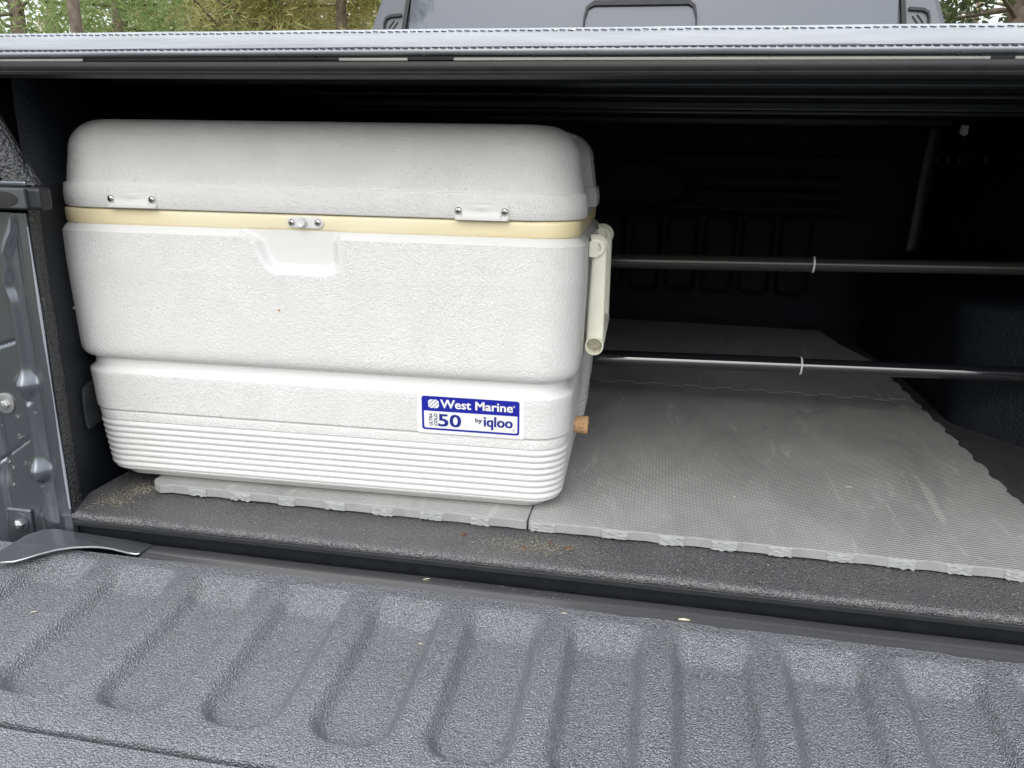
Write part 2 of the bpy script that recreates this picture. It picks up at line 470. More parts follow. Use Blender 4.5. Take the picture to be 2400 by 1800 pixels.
# rolled lip
prev = R[0]
for (yy, zz) in ((-0.0018, -0.0008), (-0.0034, -0.0030), (-0.0034, -0.0060), (-0.0022, -0.0088)):
    ring = [bm.verts.new((v.co.x, yy, zz + (v.co.z) * 0.3)) for v in R[0]]
    for i in range(len(ring) - 1): bm.faces.new((ring[i], ring[i + 1], prev[i + 1], prev[i]))
    prev = ring
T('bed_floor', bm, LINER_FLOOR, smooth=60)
boxo('floor_lip', (-0.678, XR, -0.0030, 0.012, -0.0165, -0.0090), RUBBER, truck, bevel=0.0015)
boxo('sill_face', (-0.69, XR, 0.005, 0.010, -0.13, -0.0168), LINER_SMOOTH, truck)

# tailgate
TT = radians(5.0)
def gate_pt(x, y, h):   # y along the plane (negative = toward camera), h normal offset
    d = y + 0.004
    return (x, -0.004 + d * cos(TT) - h * sin(TT) * -1 * 0, -0.0285 + d * sin(TT) + h)
PADX = [-0.128 + 0.1025 * k for k in range(-6, 9)]
def gate_h(x, y):
    h = 0.0
    for xc in PADX:
        dx = abs(x - xc)
        if dx > 0.055: continue
        # elongated recess: planar slope at the hinge end, rounded steeper outer end
        D = (-0.046 - y) / 0.032; D = 0.0 if D < 0 else 1.0 if D > 1 else D
        D = D * D * (3 - 2 * D) * 0.35 + D * 0.65
        qx, qy = dx - 0.008, (-0.214 - y)
        qy = qy if y < -0.13 else -1
        sdf = sqrt(max(qx, 0) ** 2 + max(qy, 0) ** 2) - 0.025
        h -= 0.0150 * D * ss(0.0080, -0.0080, sdf)
    h -= 0.0150 * exp(-((y + 0.2800) / 0.0026) ** 6)
    h += 0.0012 * ss(-0.30, -0.262, y) * ss(-0.235, -0.262, y)
    h += 0.0006 * noise.noise(Vector((x * 14, y * 14, 3)))
    return h
GX0, GX1 = -0.79, 0.62
gys = lin(-0.032, -0.27, 100) + lin(-0.272, -0.288, 40) + lin(-0.29, -0.50, 40)
bm, R = grid(lambda u, v: gate_pt(u, v, gate_h(u, v)), lin(GX0, GX1, 471), gys)
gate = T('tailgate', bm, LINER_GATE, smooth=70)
# tailgate shell beneath and edges
bm = new()
box(bm, GX0, GX1, -0.49, -0.012, -0.125, -0.074)
obj('outer_shell', bm, PAINT, gate, bevel=0.006)
boxo('gate_side', (GX0 - 0.004, GX0 - 0.001, -0.49, -0.03, -0.12, -0.045), PAINT, gate)
# glossy strip along the hinge edge
prof = [(-0.0035, -0.040), (-0.0035, -0.0300), (-0.006, -0.0285), (-0.012, -0.0278), (-0.020, -0.0282), (-0.0265, -0.0292), (-0.0285, -0.0305), (-0.034, -0.0315)]
bm, _ = grid(lambda u, v: (u, prof[int(v)][0], prof[int(v)][1] + 0.00025 * sin(u * 21)), lin(-0.565, GX1, 60), range(len(prof)))
obj('edge_trim', bm, TRIM, gate, smooth=50)

# hinge corner plate
pl = [(-0.765, -0.085), (-0.735, -0.072), (-0.719, -0.060), (-0.716, -0.046), (-0.713, -0.030), (-0.705, -0.014), (-0.694, -0.006), (-0.679, -0.004), (-0.657, -0.0065), (-0.603, -0.008), (-0.570, -0.008), (-0.561, -0.010),
      (-0.5640, -0.030), (-0.5665, -0.0325), (-0.576, -0.0325), (-0.598, -0.0305), (-0.612, -0.0305), (-0.625, -0.0325), (-0.643, -0.038), (-0.659, -0.047), (-0.671, -0.060), (-0.680, -0.072), (-0.686, -0.078), (-0.700, -0.082), (-0.730, -0.095)]
def plz(x, y): return 0.006 * ss(-0.66, -0.715, x) * ss(-0.075, -0.02, y) + 0.0025 * sin(max(0, (x + 0.70) * 22)) * ss(-0.56, -0.60, x) - 0.0015
bm = new(); prism(bm, pl, -0.0262, -0.0242)
bmesh.ops.subdivide_edges(bm, edges=[e for e in bm.edges if e.calc_length() > 0.02], cuts=3)
for v in bm.verts: v.co.z += plz(v.co.x, v.co.y)
T('hinge_plate', bm, HINGE, bevel=0.0006)
bm = new()
tube(bm, [(x, y - 0.0004, -0.0252 + plz(x, y)) for x, y in pl[12:-1]], 0.0010, 6)
T('plate_edge', bm, EDGE_METAL, smooth=60)

# left side: sprayed wall and painted rear pillar
def wall_left(u, v):
    y, z = u, v
    x = -0.672 - 0.024 * ss(0.0, 0.10, y) - 0.035 * ss(0.10, 0.30, y) * ss(0.02, 0.2, z)
    # wheelhouse
    w = ss(0.42, 0.56, y) * ss(1.32, 1.18, y) * ss(0.22 + 0.02, 0.19, z)
    x += 0.17 * w
    x += 0.0008 * noise.noise(Vector((y * 25, z * 25, 1)))
    return (x, y, z)
bm, _ = grid(wall_left, lin(0.005, YH, 110), lin(-0.01, RAIL, 60))
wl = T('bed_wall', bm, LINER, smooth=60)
# coarse edge of the liner where it wraps round the pillar
def wrap_fn(u, v):
    t, z = u, v
    q = noise.noise(Vector((t * 9, z * 300, 2))) + 0.6 * noise.noise(Vector((t * 20, z * 620, 7)))
    x = -0.6680 - 0.0100 * t ** 1.6 + 0.0011 * q
    return (x, -0.0030 + 0.030 * t - 0.0008 * q, z)
bm, _ = grid(wrap_fn, lin(0, 1, 26), lin(-0.002, 0.355, 330))
T('liner_edge', bm, LINER_ROUGH, smooth=60)

def pillar_h(x, z):
    h = 0.0
    px = -0.7065 + 0.018 * ss(0.300, 0.350, z) - 0.004 * exp(-((z - 0.272) / 0.012) ** 2)
    d = x - px
    e1 = exp(-((z - 0.157) / 0.011) ** 2); e2 = exp(-((z - 0.050) / 0.012) ** 2)
    wd = 0.0048 + 0.0065 * e1 + 0.0065 * e2 + 0.004 * ss(0.03, 0.0, z)
    dep = 0.0060 + 0.0075 * e1 + 0.0075 * e2 - 0.0035 * ss(0.035, 0.02, z)
    dep *= 1 - 0.5 * exp(-((z - 0.138) / 0.004) ** 2) - 0.5 * exp(-((z - 0.034) / 0.004) ** 2)
    h += dep * exp(-(abs(d) / wd) ** 2.6)
    for z0, z1 in ((0.198, 0.210), (0.069, 0.094)):
        zz = z0 + (z1 - z0) * (x + 0.745) / 0.036
        h -= 0.0025 * exp(-((z - zz) / 0.0020) ** 2) * ss(px, px - 0.006, x)
    h += 0.0045 * ss(-0.6865, -0.6815, x)          # raised outer flange
    h -= 0.0015 * exp(-((x + 0.6935) / 0.003) ** 2)
    h -= 0.004 * ss(-0.745, -0.752, x) * ss(0.02, 0.05, z)
    h += 0.004 * ss(-0.756, -0.762, x)
    h += 0.0008 * noise.noise(Vector((x * 30, z * 12, 9)))
    return h
bm, R = grid(lambda u, v: (u, 0.001 - pillar_h(u, v), v), lin(-0.86, -0.6705, 140), lin(-0.10, 0.352, 260))
# return edge of the flange
last = [r[-1] for r in R]
for a, b in zip(last, last[1:]):
    pass
ring = [bm.verts.new((-0.6688, v.co.y + 0.006, v.co.z)) for v in last]
for i in range(len(last) - 1): bm.faces.new((last[i], ring[i], ring[i + 1], last[i + 1]))
pil = T('rear_pillar', bm, PAINT, smooth=45)
bm = new(); tube(bm, [(-0.6708, -0.0035, z) for z in lin(0.006, 0.338, 12)], [0.0012 + 0.0006 * sin(i) for i in range(12)], 8)
obj('flange_edge', bm, simple('flange_highlight', (0.34, 0.36, 0.40), 0.3, 0.3, 0.5), pil, smooth=60)  # paler than the pillar paint: the edge's highlight is put into its colour

def disc(bm, c, r, n, t=0.001, axis='y', dome=0.0, seg=20):
    rings = []
    for rr, dd in ((r, 0), (r, t * 0.8), (r * 0.85, t), (0.0001, t + dome)):
        ring = []
        for j in range(seg):
            a = 2 * pi * j / seg; p = [cos(a) * rr, sin(a) * rr]
            if axis == 'y': q = (c[0] + p[0], c[1] - dd * n, c[2] + p[1])
            elif axis == 'x': q = (c[0] + dd * n, c[1] + p[0], c[2] + p[1])
            else: q = (c[0] + p[0], c[1] + p[1], c[2] + dd * n)
            ring.append(bm.verts.new(q))
        rings.append(ring)
    for r0, r1_ in zip(rings, rings[1:]):
        for j in range(seg): bm.faces.new((r0[j], r0[(j + 1) % seg], r1_[(j + 1) % seg], r1_[j]))
    bm.faces.new(rings[-1]); bm.faces.new(rings[0][::-1])

# bolts on the pillar
bm = new(); disc(bm, (-0.7400, 0.001, 0.132), 0.0125, 1, 0.002)
w_ = obj('bolt', bm, ZINC, pil, smooth=40)
bm = new(); disc(bm, (-0.7385, -0.001, 0.131), 0.0052, 1, 0.004, dome=0.001, seg=6)
obj('bolt_head', bm, ZINC, pil, smooth=20)
boxo('bolt_plate', (-0.761, -0.7275, -0.0035, 0.001, -0.048, -0.002), PAINT, pil, bevel=0.003)
bm = new(); disc(bm, (-0.7440, -0.0035, -0.020), 0.0125, 1, 0.0015)
obj('washer', bm, PAINT, pil, smooth=40)
bm = new(); disc(bm, (-0.7435, -0.0045, -0.021), 0.0058, 1, 0.004, dome=0.002, seg=6)
obj('bolt_head', bm, ZINC, pil, smooth=20)
# latch striker block above the pillar
bm = new(); box(bm, -0.80, -0.641, -0.014, 0.004, 0.3560, 0.3800)
sb = T('striker_block', bm, RUBBER, bevel=0.004)
bm = new(); box(bm, -0.80, -0.6560, -0.0185, -0.0135, 0.3580, 0.3790)
obj('striker_plate', bm, simple('striker_grey', (0.06, 0.063, 0.068), 0.4), sb, bevel=0.0015)
bm = new(); disc(bm, (-0.715, -0.0187, 0.370), 0.010, 1, 0.0006)
for v in bm.verts: v.co.x = -0.682 + (v.co.x + 0.715) * 1.8; v.co.z = 0.3675 + (v.co.z - 0.370) * 0.78
obj('striker_hole', bm, DARKHOLE, sb, smooth=30)
boxo('striker_cap', (-0.80, -0.6600, -0.010, 0.004, 0.3802, 0.3860), PAINT, truck, bevel=0.002)
# sloping liner covered corner of the bed rail
def gusset(u, v):
    t, s = u, v
    x0, z0 = -0.6610, 0.383; x1, z1 = -0.6960, 0.447
    cx = x0 + (x1 - x0) * t; cz = z0 + (z1 - z0) * t
    a = s * pi * 0.6 - 0.25
    w = 0.020 + 0.006 * t
    return (cx - w * 0.8 * (1 - cos(a)) - 0.004 * sin(a), 0.010 - w * sin(a) * 0.7, cz - w * 0.55 * (1 - cos(a)) + 0.001 * noise.noise(Vector((t * 20, s * 20, 5))))
bm, _ = grid(gusset, lin(-0.02, 2.2, 70), lin(0, 1, 16))
T('rail_corner', bm, LINER_ROUGH, smooth=60)
boxo('outer_rail', (-0.95, -0.775, 0.012, 1.53, 0.386, 0.507), PAINT, truck, bevel=0.01)
# outer bed sides, far side too
for nm, xa, xb in (('bed_side', -0.99, -0.955), ('bed_side', 0.82, 0.855)):
    boxo(nm, (xa, xb, -0.02, 1.52, -0.42, 0.49), PAINT, truck, bevel=0.012)
boxo('outer_rail', (XR + 0.02, 0.82, 0.012, 1.53, 0.30, 0.507), PAINT, truck, bevel=0.01)
boxo('pillar_infill', (-0.955, -0.862, 0.004, 0.05, -0.40, 0.385), PAINT, truck)
boxo('pillar_infill', (XR + 0.01, 0.82, 0.004, 0.05, -0.40, 0.298), PAINT, truck)
boxo('rear_bumper', (-0.98, 0.85, -0.10, 0.004, -0.42, -0.22), simple('bumper_steel', (0.3, 0.3, 0.31), 0.3, 0.8), truck, bevel=0.02)
boxo('bed_underside', (-0.94, 0.81, 0.02, 1.5, -0.14, -0.025), RUBBER, truck)
for xx in (-0.93, 0.79):
    for yy in (0.95, 4.4):
        bm = new(); tube(bm, [(xx - 0.12, yy, GZ + 0.39), (xx - 0.11, yy, GZ + 0.39), (xx + 0.11, yy, GZ + 0.39), (xx + 0.12, yy, GZ + 0.39)], [0.34, 0.385, 0.385, 0.34], 32)
        wh = T('wheel', bm, TYRE, smooth=40)
        bm = new(); s_ = -1 if xx < 0 else 1; tube(bm, [(xx + s_ * 0.10, yy, GZ + 0.39), (xx + s_ * 0.125, yy, GZ + 0.39)], [0.23, 0.21], 24)
        obj('rim', bm, ZINC, wh, smooth=30)

# plastic access cover and rivet heads on the left wall
def lw(y, z, off=0.0): p = wall_left(y, z); return (p[0] + off, y, z)
cy_, cz_ = 0.082, 0.110
def cover(u, v):      # u: angle, v: 0 centre .. 1 edge
    c, q = cos(u), sin(u); k = 1.0 / (abs(c) ** 5 + abs(q) ** 5) ** 0.2
    y = cy_ + 0.025 * k * c * min(v, 1.0); z = cz_ + 0.029 * k * q * min(v, 1.0)
    rise = 0.0035 if v < 0.97 else 0.0026 if v <= 1.0 else -0.001
    rise += 0.0008 * ss(0.80, 0.84, v) * ss(0.95, 0.92, v)
    return lw(y, z, rise)
bm, _ = grid(cover, [2 * pi * i / 48 for i in range(48)], [0.001, 0.4, 0.78, 0.82, 0.86, 0.93, 0.96, 0.985, 1.0, 1.01], close_u=True)
ac = obj('access_cover', bm, simple('cover_plastic', (0.018, 0.02, 0.023), 0.35), wl, smooth=60)
bm = new()
for y, z in ((0.07, 0.235), (0.155, 0.055), (0.165, 0.024), (0.172, 0.012), (0.10, 0.29)):
    p = lw(y, z, 0.001); disc(bm, p, 0.0022, 1, 0.001, 'x', 0.001, 10)
ob = T('wall_rivet', bm, ZINC, smooth=50); tag(ob, kind='stuff')

# right wall with wheelhouse
def wall_right(u, v):
    y, z = u, v
    x = XR - 0.02 * ss(0.9, 1.3, y)
    top = 0.215
    w = ss(0.50, 0.70, y + 0.25 * max(0, top - z) * 1.0) * ss(1.34, 1.22, y) * ss(top + 0.035, top - 0.02, z)
    x -= 0.155 * w
    x += 0.0008 * noise.noise(Vector((y * 25, z * 25, 8)))
    return (x, y, z)
bm, _ = grid(wall_right, lin(0.005, YH, 150), lin(-0.01, RAIL, 90))
wr = T('bed_wall', bm, LINER, smooth=60)
bm = new()
for k in range(6): disc(bm, (XR - 0.021 + 0.0 * k, 1.05 + 0.075 * k, 0.432), 0.006, -1, 0.001, 'x', 0.0005, 10)
ob = obj('wall_rivet', bm, ZINC, wr, smooth=50); tag(ob, kind='stuff')
# corner trim strip between right wall and headboard
pts = [(0.612, 1.30, 0.50), (0.605, 1.30, 0.40), (0.598, 1.29, 0.24), (0.590, 1.29, 0.16), (0.588, 1.28, 0.03), (0.560, 1.28, 0.0)]
bm = new()
for k, (a, b) in enumerate(zip(pts, pts[1:])):
    pass
def strap(u, v):
    i = min(int(v), len(pts) - 2); t = v - i
    a, b = Vector(pts[i]), Vector(pts[i + 1]); p = a.lerp(b, t)
    return (p.x + u * 0.014, p.y - 0.004 * (1 - u * u), p.z)
bm, _ = grid(strap, lin(-1, 1, 7), lin(0, 5, 40))
T('corner_strip', bm, simple('strip_grey', (0.016, 0.016, 0.020), 0.5), smooth=50)
# chrome tie hook on the right wall
bm = new()
tube(bm, [(0.606, 1.12, 0.500), (0.600, 1.10, 0.498), (0.598, 1.10, 0.484), (0.606, 1.10, 0.480), (0.610, 1.10, 0.492)], 0.0028, 8)
box(bm, 0.601, 0.612, 1.098, 1.106, 0.482, 0.500)
T('cover_clamp', bm, simple('clamp_alloy', (0.75, 0.75, 0.78), 0.3, 0.3), smooth=40)
bm = new()
box(bm, -0.7520, -0.7495, 0.258, 0.262, 0.462, 0.497)
T('cover_clamp', bm, simple('clamp_cream', (0.8, 0.78, 0.66), 0.4, 0.0))

# headboard with pressed relief
def head_h(x, z):
    h = 0
    for zc, hw, x0, x1 in ((0.447, 0.010, -0.60, 0.47), (0.388, 0.007, 0.04, 0.45), (0.350, 0.005, 0.05, 0.47), (0.316, 0.006, 0.02, 0.47), (0.288, 0.004, -0.6, 0.49)):
        h += 0.010 * exp(-((z - zc) / hw) ** 4) * ss(x0, x0 + 0.02, x) * ss(x1, x1 - 0.02, x)
    e = sqrt(((x + 0.085) / 0.157) ** 2 + ((z - 0.357) / 0.062) ** 2)
    h += 0.010 * exp(-((e - 1) / 0.07) ** 2)
    for xc in [0.06 + 0.098 * k for k in range(-7, 4)]:
        qx, qz = abs(x - xc) - 0.018, abs(z - 0.177) - 0.080
        sdf = sqrt(max(qx, 0) ** 2 + max(qz, 0) ** 2) - 0.016
        h += 0.014 * ss(0.012, -0.004, sdf)
    return h
bm, _ = grid(lambda u, v: (u, YH + head_h(u, v), v), lin(-0.76, XR, 300), lin(-0.01, 0.528, 146))
T('headboard', bm, LINER, smooth=60)

# ---- folding bed cover
cov_bm, _ = grid(lambda u, v: (u, v, 0.5295 + 0.0006 * sin(v * 40)), lin(-0.83, 0.76, 40), lin(0.012, 1.53, 60))
cov = T('bed_cover', cov_bm, RUBBER, smooth=50)
boxo('cover_panel', (-0.80, 0.74, 0.02, 0.60, 0.508, 0.527), simple('underside_black', (0.012, 0.013, 0.016), 0.55, 0, 0.4, 30, 0.3), cov)
boxo('cover_panel', (-0.80, 0.74, 0.604, 1.08, 0.508, 0.527), MATS['underside_black'], cov)
boxo('cover_panel', (-0.80, 0.74, 1.084, 1.52, 0.508, 0.527), MATS['underside_black'], cov)
SLAT = simple('cross_bar_black', (0.022, 0.025, 0.03), 0.3, 0, 0.6)
for yy, w, dz in ((0.20, 0.014, 0.008), (0.245, 0.008, 0.006), (0.40, 0.012, 0.006), (0.565, 0.030, 0.012), (0.64, 0.034, 0.014), (0.78, 0.014, 0.006), (1.04, 0.028, 0.010), (1.12, 0.028, 0.010)):
    boxo('cross_bar', (-0.70, 0.56, yy, yy + w, 0.5078 - dz, 0.5078), SLAT, cov, bevel=0.002)
# padded vinyl front edge: profile in y,z (slightly tilted upward face)
vp = [(0.016, 0.5290), (0.004, 0.5300), (-0.006, 0.5302), (-0.0115, 0.5292), (-0.0150, 0.5268), (-0.0175, 0.5240), (-0.0195, 0.5200), (-0.0210, 0.5165), (-0.0216, 0.5142),
      (-0.0218, 0.5132), (-0.0208, 0.5126), (-0.0212, 0.5116), (-0.0222, 0.5104), (-0.0220, 0.5090), (-0.0200, 0.5074), (-0.016, 0.5066), (-0.008, 0.5064)]
def vin(u, v):
    y, z = vp[int(v)]
    return (u, y + 0.0005 * noise.noise(Vector((u * 7, v * 0.4, 0))), z + 0.0011 * sin((u + 0.7) * 2.0) + 0.0005 * noise.noise(Vector((u * 11, v * 0.3, 4))) - 0.0010)
bm, _ = grid(vin, lin(-0.83, 0.77, 320), range(len(vp)))
vin_o = obj('vinyl_edge', bm, VINYL, cov, smooth=60)
# stitching: two rows of short thread pieces
bm = new()
def vz(u): return 0.0011 * sin((u + 0.7) * 2.0) - 0.0010
for (y, z) in ((-0.01555, 0.5268), (-0.0216, 0.5122)):
    x = -0.80
    while x < 0.72:
        L = 0.0050; wob = random.uniform(-0.00025, 0.00025)
        tube(bm, [(x, y + 0.0002, z + vz(x) + wob + 0.0003), (x + L * 0.5, y - 0.0005, z + vz(x) + wob), (x + L, y + 0.0002, z + vz(x) + wob - 0.0002)], 0.00042, 5)
        x += 0.0071 + random.uniform(-0.0003, 0.0003)
st = obj('stitching', bm, THREAD, cov); tag(st, kind='stuff')
# dark gap, pale tape pieces and bulb seal below
boxo('cover_frame', (-0.80, 0.74, -0.0150, 0.02, 0.5030, 0.5062), RUBBER, cov)
for x0, x1 in ((-0.80, -0.568), (-0.302, -0.236), (-0.193, 0.250), (0.262, 0.73)):
    if x0 == 0.262: x0 = 0.268
    zt = 0.0
    boxo('pale_tape', (x0, x1, -0.0178, -0.0152, 0.5020, 0.5046), PALESTRIP, cov, bevel=0.0006)
sp = [(-0.014, 0.5028), (-0.019, 0.5016), (-0.0205, 0.4990), (-0.0203, 0.4955), (-0.0190, 0.4932), (-0.0200, 0.4922), (-0.0192, 0.4900), (-0.014, 0.4885), (0.004, 0.4885), (0.006, 0.503)]
bm, _ = grid(lambda u, v: (u, sp[int(v)][0], sp[int(v)][1] + 0.0005 * sin(u * 5)), lin(-0.83, 0.75, 120), range(len(sp)))
obj('bulb_seal', bm, SEAL, cov, smooth=40)

# ---- cab
cab_z0 = 0.45
def lean(y, z): return y + 0.16 * (z - 0.5)
def cabpt(x, z, off=0): return (x, lean(1.75, z) - off, z)
bm = new()
# cab shell: rear wall outline tapers towards the roof
sec = [(-0.99, 0.30), (-0.965, 0.70), (-0.94, 0.80), (-0.905, 0.90), (-0.86, 1.05), (-0.80, 1.12), (-0.60, 1.16)]
cx_ = -0.10
outl = sec + [(2 * cx_ - x, z) for x, z in reversed(sec)]
ra = [bm.verts.new(cabpt(x, z)) for x, z in outl]
rb = [bm.verts.new((cx_ + (x - cx_) * 1.02, 3.9 if z < 0.75 else 3.0, z + (0.02 if z > 0.9 else 0))) for x, z in outl]
bm.faces.new(ra)
bm.faces.new(rb[::-1])
n_ = len(outl)
for i in range(n_): bm.faces.new((ra[i], rb[i], rb[(i + 1) % n_], ra[(i + 1) % n_]))
T('cab', bm, CABPAINT, bevel=0.015)
bm = new(); box(bm, -0.97, 0.77, 3.5, 5.6, -0.3, 0.42)
T('hood', bm, CABPAINT, bevel=0.08)
boxo('cab_lower', (-0.985, 0.785, 1.72, 3.9, -0.42, 0.31), CABPAINT, truck, bevel=0.02)
# rear glass
bm = new()
def quadpoly(bm, pts, off0, off1):
    a = [bm.verts.new(cabpt(x, z, off0)) for x, z in pts]; b = [bm.verts.new(cabpt(x, z, off1)) for x, z in pts]
    bm.faces.new(b); bm.faces.new(a[::-1])
    for i in range(len(pts)): bm.faces.new((a[i], a[(i + 1) % len(pts)], b[(i + 1) % len(pts)], b[i]))
quadpoly(bm, [(-0.822, 0.50), (0.622, 0.50), (0.605, 0.90), (0.57, 1.08), (-0.77, 1.08), (-0.805, 0.90)], 0.002, 0.012)
gl = T('rear_window', bm, GLASS)
# black glass surround and small vent recesses beside it
def strip_poly(bm, line, w, o0, o1):
    L = []; Rr = []
    for i, (x, z) in enumerate(line):
        a = line[max(i - 1, 0)]; b = line[min(i + 1, len(line) - 1)]
        d = Vector((b[0] - a[0], b[1] - a[1])).normalized(); nn = Vector((-d.y, d.x))
        ww = w[i] if isinstance(w, (list, tuple)) else w
        L.append((x + nn.x * ww / 2, z + nn.y * ww / 2)); Rr.append((x - nn.x * ww / 2, z - nn.y * ww / 2))
    quadpoly(bm, L + Rr[::-1], o0, o1)
for sgn in (-1, 1):
    ox = (lambda x: x) if sgn < 0 else (lambda x: 2 * cx_ - x)
    bm = new(); strip_poly(bm, [(ox(-0.832), 0.50), (ox(-0.826), 0.80), (ox(-0.812), 0.90), (ox(-0.78), 1.10)], 0.012, 0.001, 0.017)
    T('window_seal', bm, RUBBER)
    bm = new(); strip_poly(bm, [(ox(-0.895), 0.78), (ox(-0.893), 0.815), (ox(-0.888), 0.828), (ox(-0.875), 0.835), (ox(-0.838), 0.838)], [0.004, 0.005, 0.007, 0.008, 0.008], 0.001, 0.0095)
    T('vent_edge', bm, RUBBER)
    bm = new()
    strip_poly(bm, [(ox(-0.880), 0.800), (ox(-0.862), 0.822)], 0.0025, 0.001, 0.004); strip_poly(bm, [(ox(-0.868), 0.795), (ox(-0.850), 0.818)], 0.0025, 0.001, 0.004)
    T('vent_slot', bm, RUBBER)
# arched black latch frame on the sliding pane
bm = new(); strip_poly(bm, [(-0.268, 0.76), (-0.266, 0.82), (-0.258, 0.850), (-0.238, 0.862), (0.035, 0.862), (0.052, 0.850), (0.060, 0.82), (0.062, 0.76)], [0.004, 0.005, 0.009, 0.014, 0.014, 0.009, 0.005, 0.004], 0.0125, 0.022)
obj('slider_frame', bm, RUBBER, gl)

# ------------------------------------------------------------------ cooler
CO = Vector((-0.395, 0.0696, 0.0135)); CYAW = 0.0286
cooler = root('cooler', CO, 'white cooler with yellowed band and blue and white sticker, standing on the grey mat', 'cooler', CYAW)
K = lambda name, bm, mat, par=None, **k: obj(name, bm, mat, par or cooler, local=True, **k)
W_ = 0.388
def rrect(a, y0, y1, r, nf=230, ns=24, nc=10):
    """outline, starts at front left, counter-clockwise seen from above"""
    pts = []
    for i in range(nf): pts.append((-a + r + (2 * a - 2 * r) * i / nf, y0))
    for i in range(nc): t = -pi / 2 + pi / 2 * i / nc; pts.append((a - r + r * cos(t), y0 + r + r * sin(t)))
    for i in range(ns): pts.append((a, y0 + r + (y1 - y0 - 2 * r) * i / ns))
    for i in range(nc): t = pi / 2 * i / nc; pts.append((a - r + r * cos(t), y1 - r + r * sin(t)))
    for i in range(nf // 4): pts.append((a - r - (2 * a - 2 * r) * i / (nf // 4), y1))
    for i in range(nc): t = pi / 2 + pi / 2 * i / nc; pts.append((-a + r + r * cos(t), y1 - r + r * sin(t)))
    for i in range(ns): pts.append((-a, y1 - r - (y1 - y0 - 2 * r) * i / ns))
    for i in range(nc): t = pi + pi / 2 * i / nc; pts.append((-a + r + r * cos(t), y0 + r + r * sin(t)))
    return pts
A0 = 0.3215
def yfront(a): return 0.84 * (A0 - a)
def loft(levels, fn=None, cap_top=True, cap_bot=True, R0=0.05, mats=None):
    bm = new(); rings = []
    for z, a in levels[:]:
        rr = R0 - (A0 - a) * 0.6; rr = max(rr, 0.006)
        pts = rrect(a, yfront(a), W_ - yfront(a), rr)
        ring = []
        for x, y in pts:
            if fn: x, y, zz = fn(x, y, z, a)
            else: zz = z
            ring.append(bm.verts.new((x, y, zz)))
        rings.append(ring)
    n = len(rings[0])
    for k, (r0, r1_) in enumerate(zip(rings, rings[1:])):
        for j in range(n):
            f = bm.faces.new((r0[j], r0[(j + 1) % n], r1_[(j + 1) % n], r1_[j]))
            if mats: f.material_index = mats[k]
    if cap_bot: bm.faces.new(rings[0][::-1])
    if cap_top: bm.faces.new(rings[-1])
    return bm

# body
lv = []; mt = []
def add(z, a, m=0): lv.append((z, a)); mt.append(m)
SM, TX = 1, 0
add(0.0, 0.2800, SM); add(0.0012, 0.2825, SM); add(0.0080, 0.2870, SM); add(0.0092, 0.2885, SM); add(0.0098, 0.2950, SM); add(0.0105, 0.2962, TX)
add(0.0120, 0.2985, TX); add(0.0142, 0.2996, SM)
NR = 8; z0r, z1r = 0.0150, 0.0790
for k in range(NR):
    zb = z0r + (z1r - z0r) * k / NR; p = (z1r - z0r) / NR
    ab = 0.2992 + 0.0062 * k / NR
    for t, o in ((0.02, 0.0), (0.10, 0.0012), (0.30, 0.0026), (0.52, 0.0030), (0.70, 0.0026), (0.85, 0.0014), (0.95, 0.0004)):
        add(zb + p * t, ab + o, SM)
add(0.0795, 0.3050, TX); add(0.081, 0.3068, TX); add(0.0900, 0.3078, TX); add(0.0912, 0.3074, SM); add(0.0920, 0.3062, SM); add(0.0926, 0.3062, SM); add(0.0936, 0.3080, SM); add(0.0955, 0.3098, TX)
for z in lin(0.10, 0.140, 8): add(z, 0.3100 + 0.002 * (z - 0.1) / 0.04, TX)
add(0.1425, 0.3118, SM); add(0.1440, 0.3114, SM); add(0.1452, 0.3102, SM); add(0.1478, 0.3066, SM); add(0.1490, 0.3056, SM); add(0.1505, 0.3050, SM); add(0.1570, 0.3044, SM); add(0.1592, 0.3042, SM); add(0.1604, 0.3050, SM)
add(0.1616, 0.3085, SM); add(0.1635, 0.3125, TX); add(0.1665, 0.3155, TX); add(0.172, 0.3180, TX)
for z in lin(0.18, 0.268, 12): add(z, 0.3185 + 0.003 * (z - 0.18) / 0.088, TX)
for z in lin(0.271, 0.3135, 26): add(z, 0.3215 + 0.0002, TX)
add(0.3148, 0.3217, SM); add(0.3160, 0.3205, SM); add(0.3180, 0.3185, SM); add(0.3205, 0.3158, SM); add(0.3226, 0.3130, SM); add(0.3228, 0.3115, SM); add(0.3229, 0.3060, SM)
def pocket(x, z):
    # latch recess: left edge slants, soft bevel all round
    l = -0.0375 - 0.012 * ss(0.277, 0.316, z) - 0.02 * ss(0.310, 0.322, z); r = 0.0425 + 0.004 * ss(0.31, 0.322, z)
    bw = 0.0055
    k = min((x - l) / bw, (r - x) / bw, (z - 0.2795) / bw)
    # rounded corners
    if z < 0.2795 + 0.012:
        for ex, s in ((l + 0.012, -1), (r - 0.012, 1)):
            dx = (x - ex) * s; dz = (0.2795 + 0.012 - z)
            if dx > 0 and dz > 0: k = min(k, (0.012 - sqrt(dx * dx + dz * dz)) / bw)
    k = max(-1.0, min(1.0, k))
    return ss(-1, 1, k)
